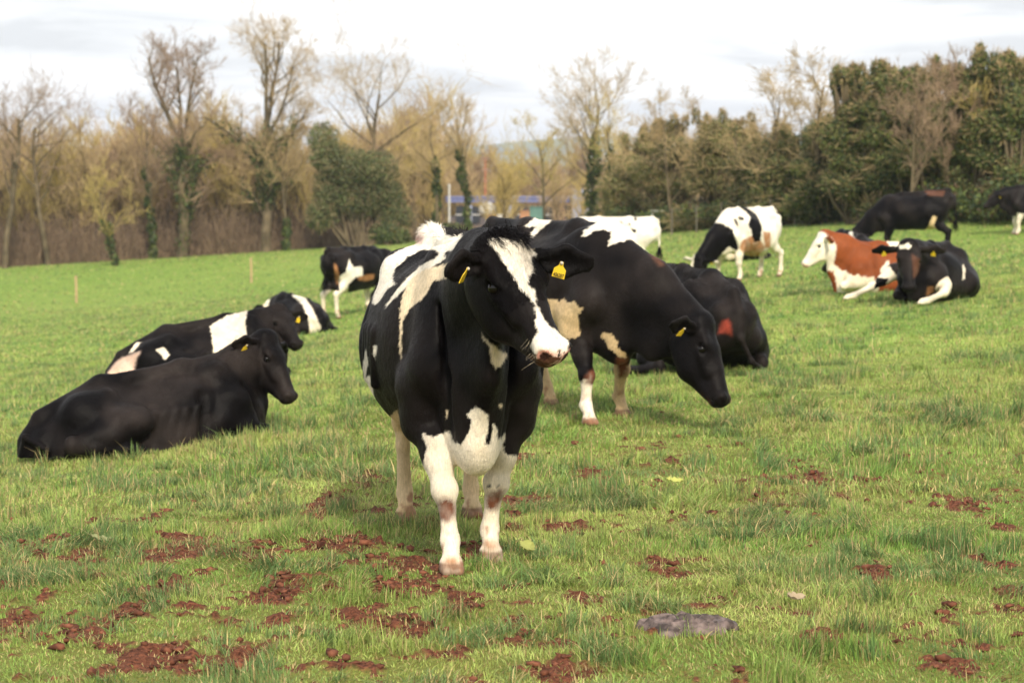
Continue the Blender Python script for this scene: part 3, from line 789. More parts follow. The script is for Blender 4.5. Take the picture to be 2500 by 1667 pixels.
# markings of the coats: flat outlines in each cow's own space, laid on along a direction
POLYS = {
 'main': [
  ([0.9938,-0.1051,0.037],'W',[(-0.353,1.04),(-0.341,1.17),(-0.294,1.237),(-0.191,1.293),(-0.16,1.396),(-0.057,1.396),(-0.034,1.331),(0.047,1.316),(0.043,1.277),(-0.043,1.26),(-0.068,1.246),(-0.091,1.271),(-0.138,1.27),(-0.203,1.237),(-0.257,1.184),(-0.263,1.147),(-0.247,1.128),(-0.284,1.104),(-0.315,1.057),(-0.335,1.04)],-1.2,0.85),
  ([0.9934,-0.1057,0.0444],'W',[(-0.048,1.254),(-0.141,1.203),(-0.226,1.123),(-0.295,1.034),(-0.274,1.042),(-0.201,1.118),(-0.131,1.175),(-0.044,1.228)],-1.0,0.85),
  ([0.9928,-0.1072,0.054],'T',[(-0.033,1.203),(-0.13,1.18),(-0.196,1.134),(-0.226,1.043),(-0.233,0.884),(-0.226,0.804),(-0.219,0.964),(-0.19,1.024),(-0.141,1.058),(-0.092,1.13),(-0.033,1.148)],-1.0,0.95),
  ([0.9932,-0.0881,0.0758],'W',[(-0.344,0.864),(-0.332,0.864),(-0.337,0.808),(-0.346,0.821)],0.037,0.444),
  ([0.9922,-0.0859,0.0899],'W',[(-0.379,0.851),(-0.37,0.792),(-0.38,0.729),(-0.353,0.739),(-0.348,0.664),(-0.331,0.59),(-0.308,0.558),(-0.361,0.617),(-0.388,0.686),(-0.392,0.772)],-0.387,0.12),
  ([0.9899,-0.0942,0.1063],'C',[(-0.333,0.576),(-0.277,0.56),(-0.247,0.589),(-0.233,0.538),(-0.204,0.487),(-0.267,0.49),(-0.32,0.506),(-0.341,0.549)],-0.919,0.39),
  ([0.9847,-0.1272,0.119],'W',[(-0.132,0.484),(-0.085,0.464),(-0.021,0.488),(-0.001,0.449),(0.028,0.429),(0.057,0.477),(0.067,0.525),(0.052,0.554),(0.086,0.582),(0.129,0.553),(0.136,0.515),(0.12,0.439),(0.139,0.429),(0.153,0.515),(0.168,0.506),(0.173,0.448),(0.205,0.483),(0.197,0.405),(0.239,0.39),(0.26,0.38),(0.258,-0.129),(-0.222,-0.127),(-0.17,0.372),(-0.141,0.338),(-0.112,0.328),(-0.125,0.376),(-0.108,0.42)],0.384,1.1),
  ([0.9842,-0.137,0.1121],'K',[(0.128,0.445),(0.144,0.512),(0.161,0.522),(0.152,0.44)],0.69,1.045),
  ([0.9875,-0.1191,0.103],'T',[(-0.038,0.583),(-0.029,0.583),(-0.028,0.559),(-0.035,0.554)],0.61,0.964),
  ([0.9849,-0.1419,0.0997],'T',[(0.186,0.612),(0.202,0.608),(0.196,0.594),(0.185,0.598)],0.692,1.048),
  ([0.9824,-0.1181,0.1448],'M',[(-0.076,0.186),(-0.037,0.206),(-0.0,0.181),(0.002,0.128),(-0.032,0.103),(-0.071,0.118)],0.553,0.91),
  ([0.9804,-0.1384,0.1402],'M',[(0.133,0.219),(0.173,0.239),(0.205,0.249),(0.201,0.199),(0.173,0.159),(0.143,0.149),(0.128,0.184)],0.316,0.694),
  ([0.9814,-0.1368,0.1346],'K',[(0.14,0.259),(0.152,0.262),(0.156,0.252),(0.144,0.248)],0.365,0.696),
  ([0.9809,-0.1406,0.1344],'K',[(0.174,0.26),(0.196,0.264),(0.194,0.256),(0.178,0.252)],0.374,0.698),
  ([0.9787,-0.1195,0.1669],'CM',[(-0.051,-0.054),(0.003,-0.044),(0.01,-0.083),(-0.036,-0.088)],0.589,0.94),
  ([0.9777,-0.1366,0.1597],'CM',[(0.117,0.02),(0.172,0.029),(0.182,-0.011),(0.132,-0.02)],0.31,0.648),
  ([0.9866,-0.155,0.0509],'W',[(0.158,1.277),(0.164,1.292),(0.204,1.29),(0.252,1.284),(0.292,1.295),(0.309,1.294),(0.318,1.269),(0.341,1.236),(0.323,1.218),(0.331,1.169),(0.309,1.147),(0.314,1.12),(0.336,1.099),(0.343,1.038),(0.357,1.02),(0.375,0.986),(0.403,0.955),(0.436,0.933),(0.46,0.915),(0.462,0.845),(0.419,0.819),(0.366,0.826),(0.34,0.848),(0.323,0.891),(0.331,0.917),(0.346,0.943),(0.342,0.986),(0.34,1.007),(0.336,1.042),(0.309,1.081),(0.275,1.116),(0.253,1.155),(0.222,1.195),(0.204,1.226),(0.186,1.252)],0.959,1.551),
  ([0.9874,-0.1389,0.0753],'T',[(0.112,0.911),(0.131,0.875),(0.149,0.857),(0.158,0.794),(0.176,0.771),(0.201,0.791),(0.218,0.825),(0.185,0.846),(0.149,0.868),(0.122,0.897)],0.663,1.249),
  ([0.9938,-0.108,0.027],'R',[(-0.165,1.295),(-0.148,1.346),(-0.129,1.342),(-0.145,1.291)],-1.5,0.2),
 ],
 'graze': [
  ([0.825,-0.5647,0.0248],'W',[(0.143,1.219),(0.152,1.265),(0.21,1.304),(0.277,1.342),(0.382,1.323),(0.44,1.304),(0.492,1.266),(0.49,1.216),(0.411,1.199),(0.344,1.18),(0.308,1.159),(0.325,1.208),(0.339,1.263),(0.287,1.273),(0.22,1.261),(0.182,1.239)],0.289,0.802),
  ([0.8418,-0.5394,0.0218],'W',[(-0.26,1.295),(-0.18,1.355),(-0.04,1.355),(-0.08,1.325),(-0.14,1.28),(-0.194,1.226),(-0.215,1.25),(-0.17,1.295)],-0.378,0.123),
  ([0.8342,-0.5482,0.0597],'C',[(-0.126,0.806),(-0.048,0.8),(-0.019,0.786),(0.01,0.805),(0.039,0.781),(0.086,0.785),(0.105,0.757),(0.141,0.742),(0.11,0.69),(0.125,0.556),(0.02,0.536),(-0.058,0.553),(-0.127,0.572)],0.106,0.906),
  ([0.8215,-0.5655,0.0733],'C',[(0.272,0.543),(0.281,0.577),(0.348,0.565),(0.386,0.51),(0.377,0.472),(0.441,0.436),(0.443,0.411),(0.386,0.415),(0.319,0.482),(0.296,0.529)],0.496,0.89),
  ([0.8125,-0.5818,0.0358],'D',[(0.59,1.135),(0.642,1.116),(0.691,1.041),(0.666,1.032),(0.619,1.079)],0.599,0.974),
  ([0.8257,-0.5566,0.0922],'W',[(0.233,0.368),(0.271,0.373),(0.266,0.297),(0.233,0.23),(0.219,0.154),(0.248,-0.083),(0.077,-0.084),(0.124,0.078),(0.147,0.249),(0.19,0.268),(0.223,0.316)],0.544,0.877),
  ([0.8255,-0.5576,0.0874],'M',[(0.162,0.271),(0.2,0.324),(0.265,0.329),(0.267,0.262),(0.233,0.224),(0.172,0.224)],0.3,1.1),
  ([0.8186,-0.5684,0.0828],'M',[(0.37,0.409),(0.455,0.409),(0.452,0.293),(0.389,0.264)],0.0,0.9),
 ],
 'redrump': [
  ([-0.9163,0.395,0.0656],'R',[(0.247,0.4),(0.27,0.42),(0.301,0.423),(0.327,0.377),(0.334,0.277),(0.309,0.307),(0.278,0.315),(0.224,0.307),(0.24,0.361)],0.785,1.151),
 ],
 'piebald': [
  ([0.82,0.5716,0.0309],'K',[(-0.63,1.056),(-0.439,1.038),(-0.232,0.935),(-0.161,0.727),(-0.107,0.554),(-0.193,0.554),(-0.298,0.623),(-0.504,0.378),(-0.625,0.31),(-0.676,0.101),(-0.949,0.105),(-0.917,0.449),(-0.716,0.969)],0.165,1.234),
  ([0.8284,0.5598,0.0206],'K',[(-0.159,1.378),(0.05,1.328),(0.226,1.188),(0.315,0.977),(0.282,0.714),(0.16,0.691),(0.124,0.803),(0.123,0.907),(0.06,1.012),(0.104,1.151),(0.016,1.257)],-0.173,0.616),
  ([0.8247,0.5652,0.02],'K',[(-0.217,1.14),(-0.158,1.116),(-0.109,0.984),(-0.158,1.005)],0.433,0.803),
  ([0.8259,0.5635,0.0184],'K',[(-0.13,1.162),(-0.019,1.152),(-0.026,1.096),(-0.105,1.1)],0.27,0.716),
  ([0.8284,0.5593,0.0303],'CM',[(-0.048,0.728),(0.124,0.816),(0.177,0.688),(0.299,0.73),(0.371,0.59),(0.231,0.415),(0.023,0.45),(-0.099,0.589)],-0.201,0.786),
  ([0.8321,0.5539,0.0276],'CM',[(0.334,0.906),(0.474,0.872),(0.469,0.59),(0.371,0.59)],-0.377,0.313),
 ],
 'whiteback': [
  ([-0.0161,0.9997,0.0186],'K',[(0.5,1.334),(0.569,1.319),(0.58,1.266),(0.531,1.266)],-0.094,0.3),
  ([-0.0222,0.9996,0.0201],'K',[(0.227,1.258),(0.273,1.251),(0.311,1.198),(0.258,1.205)],-0.06,0.383),
  ([-0.0186,0.9996,0.0209],'K',[(0.41,1.22),(0.448,1.205),(0.455,1.167),(0.417,1.175)],0.111,0.462),
  ([-0.0168,0.9996,0.0238],'K',[(0.456,1.118),(0.569,1.08),(0.551,1.004),(0.475,1.042)],0.149,0.497),
 ],
 'brown': [
  ([0.2482,0.9678,0.0428],'W',[(-1.006,0.288),(-0.899,0.483),(-0.788,0.373),(-0.705,0.29),(-0.65,0.304),(-0.595,0.249),(-0.513,0.222),(-0.459,0.25),(-0.404,0.176),(-0.267,0.174),(-0.158,0.156),(-0.183,-0.037),(-0.756,-0.042),(-0.815,0.289)],0.138,0.617),
  ([0.2654,0.9637,0.0288],'W',[(-0.146,0.809),(0.128,0.782),(0.103,0.588),(0.02,0.615),(-0.049,0.698)],-0.078,0.284),
  ([0.2629,0.964,0.0397],'W',[(-0.154,0.294),(-0.047,0.46),(0.009,0.35),(-0.098,0.212)],0.196,0.567),
 ],
 'blackfront': [
  ([0.9376,0.3465,0.0302],'W',[(-0.474,0.729),(-0.42,0.744),(-0.352,0.769),(-0.317,0.724),(-0.351,0.682),(-0.412,0.699),(-0.461,0.682)],0.868,1.248),
  ([0.9456,0.3228,0.041],'W',[(0.363,0.512),(0.399,0.435),(0.391,0.295),(0.366,0.279)],-0.264,0.284),
  ([0.9334,0.3559,0.0464],'K',[(-0.776,0.311),(-0.61,0.287),(-0.692,0.101),(-0.799,0.157)],-0.217,0.162),
  ([0.9389,0.342,0.0386],'D',[(-0.309,0.616),(-0.198,0.543),(-0.22,0.369),(-0.28,0.295)],0.666,1.372),
  ([0.9406,0.336,0.0488],'CM',[(-0.09,0.187),(-0.016,0.187),(-0.015,0.112),(-0.113,0.061)],0.476,0.896),
 ],
 'blackstand': [
  ([-0.1372,0.9902,0.0248],'C',[(-0.516,0.256),(-0.427,0.345),(-0.171,0.509),(-0.133,0.382),(0.179,0.348),(0.392,0.568),(0.509,0.839),(0.592,0.787),(0.521,0.612),(0.609,0.481),(0.761,0.394),(0.743,0.132),(0.571,0.131),(0.526,0.284),(0.31,0.217),(-0.515,0.168)],-0.064,0.59),
  ([-0.1318,0.9913,0.0073],'D',[(0.296,1.405),(0.771,1.405),(0.729,1.274),(0.385,1.295)],-0.084,0.474),
 ],
 'behindbrown': [
  ([-0.9175,0.397,0.0248],'W',[(-0.084,0.885),(-0.02,0.886),(0.046,0.705),(-0.036,0.704)],-0.006,0.657),
 ],
 'leftband': [
  ([-0.2579,-0.9636,0.07],'W',[(0.037,0.584),(0.205,0.686),(0.425,0.744),(0.395,0.613),(0.414,0.435),(0.36,0.365),(0.255,0.331),(0.184,0.208),(0.079,0.21),(0.072,0.385)],-0.108,0.535),
  ([-0.2136,-0.9735,0.0817],'P2',[(-0.993,0.132),(-0.888,0.253),(-0.664,0.337),(-0.716,0.25),(-0.744,0.059),(-0.985,0.045)],0.118,0.609),
  ([-0.2183,-0.9731,0.0734],'W',[(-0.783,0.324),(-0.712,0.42),(-0.651,0.431),(-0.731,0.332)],0.066,0.501),
  ([-0.2298,-0.9703,0.0761],'W',[(-0.514,0.351),(-0.432,0.374),(-0.373,0.292),(-0.417,0.24),(-0.459,0.301)],0.29,0.719),
 ],
 'leftfar': [
  ([-0.8652,0.4977,0.0605],'W',[(-0.082,0.747),(0.136,0.739),(0.313,0.477),(0.473,0.116),(0.326,-0.063),(0.261,0.019),(0.246,0.215),(0.134,0.544)],-0.182,1.079),
 ],
 'leftstand': [
  ([-0.7756,-0.6296,0.0458],'W',[(-0.228,0.827),(-0.159,1.083),(-0.074,0.929),(0.097,0.947),(0.114,0.758),(-0.041,0.724),(-0.178,0.588),(-0.233,-0.027),(-0.369,-0.025),(-0.349,0.52),(-0.382,0.725)],0.27,0.953),
  ([-0.7723,-0.6338,0.0424],'CM',[(-0.459,1.017),(-0.398,0.949),(-0.352,0.728),(-0.393,0.574),(-0.447,0.728)],0.436,1.033),
  ([-0.7802,-0.6239,0.0441],'CM',[(-0.003,0.725),(0.168,0.776),(0.341,0.793),(0.323,0.69),(0.168,0.649),(0.031,0.674)],-0.042,0.739),
 ],
}
# ---------------------------------------------------------------- the herd
HF = .0085 if DBG != 'q' else .02
HM = .013 if DBG != 'q' else .025
HL = .022 if DBG != 'q' else .03
COWS = {}
def put(key, u, ppm, heading, name='cow', **kw):
    X, Y, Z = at(u, ppm)
    lift = kw.pop('lift', 0.0)
    if ONLY and key not in ONLY: return
    o, info = make_cow(name, kw.pop('label'), (X, Y, Z + lift), heading, coat_key=key, **kw)
    COWS[key] = (o, info)
    return o
ONLY = []
# main cow: origin is mid way between the feet
put('main', 1110, 522, -81.5, label='large cow with a white blaze standing nearest and facing the camera', h=HF,
    scale=1.1, fat=1.07, rust=.6, poll=(1.12, .05, 1.34), hd=(.57, .33, -.69), hu=(0, 0, 1), hs=.96, hw=1.09, tagv=3, lr=.84, chest=.06, nt=1.02,
    foot=dict(FR=(.73, -.105), FL=(.47, .09), HR=(-.80, -.13), HL=(-.88, .19)), ear_body=True, tag_turn=(-.35, .25), ear_len=(.68, .92), sw=.90,
    ear_pose=(((.50, -.60, -.12), (.8, .5, -.5)), ((.03, 1, -.06), (1, 0, -.25))),
    coat=[('leg', 'Y', 'HR', .62), ('leg', 'Y', 'HL', .62), ('leg', 'W', 'FR', .42), ('leg', 'W', 'FL', .42), ('ell', 'C', (-.45, 0, .42), (.45, .3, .17)),
          ('+hmix', 'P', (.545, 0, -.085), (.05, .10, .055), .55), ('+hell', 'P', (.545, -.054, -.072), (.040, .034, .034), .02), ('+hell', 'P', (.545, .054, -.072), (.040, .034, .034), .02), ('+hell', 'N', (.540, -.050, -.070), (.026, .026, .022), .02), ('+hell', 'N', (.540, .050, -.070), (.026, .026, .022), .02),
          ('+spots', 'D', (.545, 0, -.105), (.06, .11, .045), .02, 38), ('+spots', 'K', (.53, .02, -.075), (.05, .10, .04), .22, 42), ('+hmix', 'D', (.50, 0, -.150), (.06, .08, .035), .6)])
put('graze', 1371, 327.5, -58, label='black and white cow grazing just behind the white blazed cow', h=HM,
    scale=1.1, poll=(1.31, .25, .72), hd=(.42, .06, -.84), hu=(.73, .6, .3), hs=1.02, nt=1.14, lr=.88, tagv=1, chest=.05, lift=-.02,
    foot=dict(FR=(.69, -.23), FL=(.37, .25), HL=(-.50, .24), HR=(-.85, -.16)),
    coat=[('leg', 'W', 'FR', .30), ('leg', 'C', 'FL', .40), ('leg', 'C', 'HL', .50), ('leg', 'C', 'HR', .50)])
put('redrump', 1690, 258, 108, label='black cow lying with a red paint mark on its rump', h=HM, mode='lie',
    scale=1.12, fat=1.12, drop=.53, tilt=.03, poll=(.85, .35, .76), hd=(.45, .6, -.5), hu=(0, 0, 1), tagv=0,
    legs=dict(HL=[(-.62, .20, .32), (-.36, .48, .27), (-.55, .62, .16), (-.80, .62, .09), (-.68, .72, .07), (-.50, .82, .05), (-.42, .84, .04)],
              HR=[(-.62, -.22, .3), (-.3, -.38, .24), (-.5, -.38, .15), (-.72, -.32, .09), (-.6, -.34, .07), (-.4, -.34, .05), (-.3, -.34, .04)]), rust=1.3)
put('piebald', 1818, 124, -130, label='white and black grazing cow with a brown stained belly', h=HL,
    scale=1.07, poll=(1.34, -.12, .46), hd=(.25, -.05, -.9), hu=(.9, 0, .3), foot=dict(FR=(.50, -.28), FL=(.50, .22), HR=(-.78, -.20), HL=(-.82, .22)),
    coat=[('ell', 'W', (0, 0, .8), (4, 4, 4), 0)], tagv=2)
put('whiteback', 1484, 117, 176, label='standing cow showing a white back with a few small black spots', h=HL, scale=1.05,
    poll=(1.2, 0, 1.1), coat=[('ell', 'W', (0, 0, .8), (4, 4, 4), 0)])
put('farlying', 1808, 100, -120, label='small white faced cow lying behind the legs of the brown stained grazing cow', h=HL, mode='lie',
    poll=(1.0, -.1, .62), coat=[('hell', 'W', (.25, 0, -.1), (.4, .3, .3)), ('ell', 'W', (.7, 0, .3), (.3, .3, .4))], tagv=0)
put('brown', 2175, 160, 186, label='brown cow with a white face lying in profile', h=HL, mode='lie', scale=1.05, drop=.68, tilt=.0,
    poll=(1.03, 0, .85), hd=(.32, 0, -.42), hu=(.8, 0, .6), tagv=2, nt=1.1, rust=0,
    coat=[('ell', 'B', (0, 0, .8), (4, 4, 4), 0), ('hell', 'W', (.30, 0, -.10), (.34, .3, .30), .04), ('leg', 'W', 'FL', .22), ('leg', 'W', 'FR', .22), ('hmix', 'P', (.53, 0, -.09), (.06, .1, .08), .6)])
put('blackfront', 2283, 174, -120, label='black cow lying beside the brown one with a white foreleg stretched out', h=HL * .75, mode='lie',
    scale=1.05, drop=.60, tilt=.04, hs=1.2, hw=1.05, poll=(1.06, .02, .80), hd=(.38, .15, -.75), hu=(0, 0, 1), tagv=3, udder=2, tag_turn=(-.3, .3),
    legs=dict(FL=[(.5, .22, .38), (.48, .30, .24), (.62, .36, .18), (.78, .40, .15), (.88, .37, .12), (1.12, .30, .06), (1.22, .27, .05)],
              HR=[(-.50, -.24, .38), (-.02, -.55, .38), (.10, -.68, .27), (.26, -.80, .17), (.34, -.86, .13), (.50, -.96, .06), (.58, -1.0, .05)],
              HL=[(-.62, .22, .3), (-.3, .36, .24), (-.5, .36, .15), (-.70, .30, .09), (-.6, .32, .07), (-.4, .32, .05), (-.3, .32, .04)]),
    coat=[('leg', 'W', 'FL', .4), ('leg', 'W', 'HR', .5), ('ell', 'P2', (-.45, -.48, .14), (.26, .16, .2), .05)])
put('blackstand', 2222, 98, 162, label='black standing cow with a pale udder, beyond the brown cow', h=HL,
    scale=1.08, poll=(1.30, .1, .50), hd=(.3, 0, -.9), hu=(.9, 0, .3), tagv=0, fat=1.1, tilt=-.10)
put('behindbrown', 2080, 128, 105, label='small grey black cow lying beyond the back of the brown cow', h=HL, mode='lie',
    poll=(.65, -.25, .66), hd=(.3, -.6, -.4), tagv=1, drop=.53)
put('farright', 2526, 84, 186, label='black cow cut by the right edge of the view, head held level', h=HL, scale=1.05,
    poll=(1.14, 0, 1.12), hd=(.45, .05, -.42), hu=(.6, 0, .7), coat=[('leg', 'W', 'FL', .55), ('leg', 'W', 'FR', .5)], tagv=2, nt=1.1)
put('leftblack', 376, 330, 28, label='all black cow lying in profile, nearest to the camera among the lying cows', h=HM, mode='lie', scale=1.0,
    drop=.74, rump=.38, poll=(.95, .07, .80), hd=(.10, -.24, -.39), hu=(.57, -.64, .5), tagv=1, nt=.9, rust=1.5, tilt=.15, hs=1.0,
    legs=dict(HL=[(-.62, .14, .22), (-.38, .2, .16), (-.5, .22, .1), (-.66, .2, .06), (-.6, .22, .05), (-.4, .22, .04), (-.3, .22, .03)]))
put('leftband', 502, 228, 22, label='lying black cow with a broad white band round its shoulders', h=HM, mode='lie', scale=1.05,
    drop=.68, poll=(.80, .10, .76), hd=(.10, -.36, -.30), hu=(.1, -.26, 1), tagv=3, nt=.9, rust=1.0, rump=.4, tilt=.16, hs=1.0, tag_turn=(0, 1.2))
put('leftfar', 722, 128, 125, label='small lying cow with a white stripe over its dark rump', h=HL, mode='lie', coat=[('hell', 'W', (.25, 0, -.1), (.4, .2, .3))], tagv=0,
    poll=(.85, .1, .58), drop=.62)
put('leftstand', 872, 118, 55, label='standing black cow with pale hind legs, far off on the left', h=HL, scale=1.04, drop=.06,
    poll=(1.2, -.1, 1.15), coat=[('leg', 'W', 'FR', .55), ('leg', 'W', 'FL', .55), ('leg', 'W', 'HL', .5), ('leg', 'W', 'HR', .5)], tagv=0)
put('hiddenlying', 1036, 128, 10, label='lying cow almost hidden behind the flank of the blazed cow', h=HL, mode='lie', tagv=0, poll=(.9, 0, .6))
# ---------------------------------------------------------------- trees
def bark_mat(name, c1, c2, rough=.95):
    m, t, b = mat_new(name)
    tc_ = t.nodes.new('ShaderNodeTexCoord'); n_ = t.nodes.new('ShaderNodeTexNoise')
    n_.inputs['Scale'].default_value = 1.7; n_.inputs['Detail'].default_value = 5
    t.links.new(tc_.outputs['Object'], n_.inputs['Vector'])
    r_ = t.nodes.new('ShaderNodeValToRGB'); e_ = r_.color_ramp.elements
    e_[0].position = .35; e_[0].color = (*c1, 1); e_[1].position = .65; e_[1].color = (*c2, 1)
    t.links.new(n_.outputs[0], r_.inputs[0]); t.links.new(r_.outputs[0], b.inputs['Base Color'])
    setin(b, Roughness=rough, Specular_IOR_Level=.1)
    return m
def leaf_mat(name, transl=.25):
    m, t, b = mat_new(name)
    a_ = t.nodes.new('ShaderNodeAttribute'); a_.attribute_name = 'col'
    t.links.new(a_.outputs['Color'], b.inputs['Base Color'])
    setin(b, Roughness=.55, Specular_IOR_Level=.3)
    tr = t.nodes.new('ShaderNodeBsdfTranslucent'); t.links.new(a_.outputs['Color'], tr.inputs['Color'])
    mx_ = t.nodes.new('ShaderNodeMixShader'); mx_.inputs[0].default_value = transl
    o_ = t.nodes['Material Output']
    t.links.new(b.outputs[0], mx_.inputs[1]); t.links.new(tr.outputs[0], mx_.inputs[2]); t.links.new(mx_.outputs[0], o_.inputs[0])
    return m
M_BARK = bark_mat('bark_grey', (.075, .060, .038), (.16, .125, .078))
M_TWIG = bark_mat('twigs_tan', (.34, .25, .14), (.52, .39, .21))
M_TWIG2 = bark_mat('twigs_brown', (.25, .175, .12), (.38, .27, .18))
M_TWIGO = bark_mat('twigs_olive', (.36, .28, .10), (.55, .43, .17))
M_LEAF = leaf_mat('leaves')

def tubes(segs, sides=5):
    """segs: array (n, 8) = p0, p1, r0, r1 -> quads"""
    S_ = np.asarray(segs, float); n = len(S_)
    a = S_[:, 0:3]; b = S_[:, 3:6]; r0 = S_[:, 6]; r1 = S_[:, 7]
    d = b - a; d /= (np.linalg.norm(d, axis=1, keepdims=True) + 1e-9)
    ref = np.where(np.abs(d[:, 2:3]) > .9, np.array([[1., 0, 0]]), np.array([[0, 0, 1.]]))
    l = np.cross(ref, d); l /= (np.linalg.norm(l, axis=1, keepdims=True) + 1e-9); u = np.cross(d, l)
    V = np.zeros((n, 2, sides, 3))
    for k in range(sides):
        an = 2 * math.pi * k / sides; off = l * math.cos(an) + u * math.sin(an)
        V[:, 0, k] = a + off * r0[:, None]; V[:, 1, k] = b + off * r1[:, None]
    base = (np.arange(n) * 2 * sides)[:, None]
    k = np.arange(sides)[None]; k2 = (k + 1) % sides
    Q = np.stack([base + k, base + k2, base + sides + k2, base + sides + k], -1).reshape(-1, 4)
    return V.reshape(-1, 3), Q

def grow(rg, H_, r0, lean=0.0, limbs=7, first=.3, spread=.9, up=.35, levels=4, kids=5, tw=.012, wiggle=.16, forks=None, tlen=.42):
    """returns trunk segments and twig segments of a leafless tree"""
    big, small = [], []
    def branch(p, d, L_, r, lev):
        nseg = 5 if lev == 0 else 4 if lev < 3 else 2
        pts = [p]; rs = [r]; dd = d.copy()
        for i in range(nseg):
            dd = norm(dd + rg.normal(0, wiggle * (.5 if lev == 0 else 1), 3) + np.array([0, 0, (up if lev > 0 else .15) * .35]))
            p = p + dd * L_ / nseg; pts.append(p); rs.append(max(r * (1 - (i + 1) / nseg * (.55 if lev == 0 else .75)), tw * .5))
            (big if lev < 2 else small).append((*pts[-2], *pts[-1], rs[-2], rs[-1]))
        if lev >= levels: return
        nk = limbs if lev == 0 else kids
        for i in range(nk):
            f = (first + (1 - first) * (i + rg.uniform(.1, .9)) / nk) if lev == 0 else rg.uniform(.25, 1.0)
            q = f * nseg; k = min(int(q), nseg - 1); t_ = q - k
            pp = pts[k] * (1 - t_) + pts[k + 1] * t_; ax = norm(pts[k + 1] - pts[k])
            side = norm(np.cross(ax, rg.normal(0, 1, 3)))
            sp = spread * rg.uniform(.7, 1.25)
            nd = norm(ax * math.cos(sp) + side * math.sin(sp) + np.array([0, 0, up * .5]))
            LL = L_ * (tlen if lev == 0 else .58) * rg.uniform(.7, 1.25) * (1.15 - .55 * f if lev == 0 else 1)
            rr_ = (rs[k] * (1 - t_) + rs[k + 1] * t_) * (.55 if lev == 0 else .6)
            branch(pp, nd, LL, max(rr_, tw), lev + 1)
    if forks:
        for (d, L_, r, base) in forks: branch(np.array(base, float), norm(d), L_, r, 0)
    else: branch(np.zeros(3), norm((lean, 0, 1)), H_ * .82, r0, 0)
    return big, small

def leaf_cloud(rg, centers, radii, n, size, cols, flat=1.0, shade_seed=1):
    """n leaf clusters spread on and in ellipsoid clumps"""
    c = np.array(centers); r = np.array(radii)
    wt = (r.prod(1)) ** (2 / 3); idx = rg.choice(len(c), n, p=wt / wt.sum())
    d = rg.normal(0, 1, (n, 3)); d /= np.linalg.norm(d, axis=1, keepdims=True)
    rad = rg.uniform(0.25, 1, n) ** .45 * (1 + .22 * vnoise(d * 2 + idx[:, None] * 3.1, 1.3, shade_seed))
    P = c[idx] + d * rad[:, None] * r[idx]
    nrm = d + rg.normal(0, .7, (n, 3)); nrm /= np.linalg.norm(nrm, axis=1, keepdims=True)
    a = np.cross(nrm, rg.normal(0, 1, (n, 3))); a /= np.linalg.norm(a, axis=1, keepdims=True); b = np.cross(nrm, a)
    s_ = size * rg.uniform(.6, 1.3, (n, 1))
    V = np.stack([P - a * s_, P - b * s_ * .55, P + a * s_, P + b * s_ * .55], 1).reshape(-1, 3)
    Q = np.arange(4 * n).reshape(-1, 4)
    k = rg.choice(len(cols), n, p=None); C = np.array(cols)[k] * rg.uniform(.7, 1.3, (n, 1))
    C = C * (1 + .35 * vnoise(P, .9, shade_seed + 5))[:, None]
    return V, Q, np.repeat(C, 4, 0)

def tree_obj(name, label, loc, big, small, mt=None, mb=None, ivy=None, crown=None, group=None, cat='tree', rz=0.0, root=None):
    r = root or empty(name, loc, rz)
    if label: tag(r, label, cat, group)
    if big: v, q = tubes(big, 6); link('trunk', np_mesh('trunk', v, quads=q), mb or M_BARK, r)
    if small: v, q = tubes(small, 3); link('twigs', np_mesh('twigs', v, quads=q, smooth=False), mt or M_TWIG, r)
    if ivy: v, q, c = ivy; me = np_mesh('ivy', v, quads=q, smooth=False); col_attr(me, c); link('ivy', me, M_LEAF, r)
    if crown: v, q, c = crown; me = np_mesh('foliage', v, quads=q, smooth=False); col_attr(me, c); link('foliage', me, M_LEAF, r)
    return r
def copy_tree(o, parent=None):
    c = o.copy(); COL.objects.link(c)
    if parent is not None: c.parent = parent
    for ch in list(o.children): copy_tree(ch, c)
    return c
IVY = [(.055, .080, .022), (.08, .115, .03), (.13, .15, .045), (.035, .058, .02)]
def ivy_on(rg, big, zmax, n=900, rad=.28, zmin=0.0, size=.10):
    S_ = np.array([s for s in big if s[2] < zmax and s[6] > .06]); 
    cs, rs = [], []
    for s in S_:
        for t_ in (.25, .75):
            p = s[:3] * (1 - t_) + s[3:6] * t_
            if zmin <= p[2] < zmax: cs.append(p + rg.normal(0, .06, 3)); q = rad * rg.uniform(.7, 1.2) + s[6] * .5; rs.append((q, q, q * 1.7))
    return leaf_cloud(rg, cs, rs, n, size, IVY)
def place(u, ppm, dz=0.0):
    X, Y, Z = at(u, ppm); return (X, Y, Z + dz)

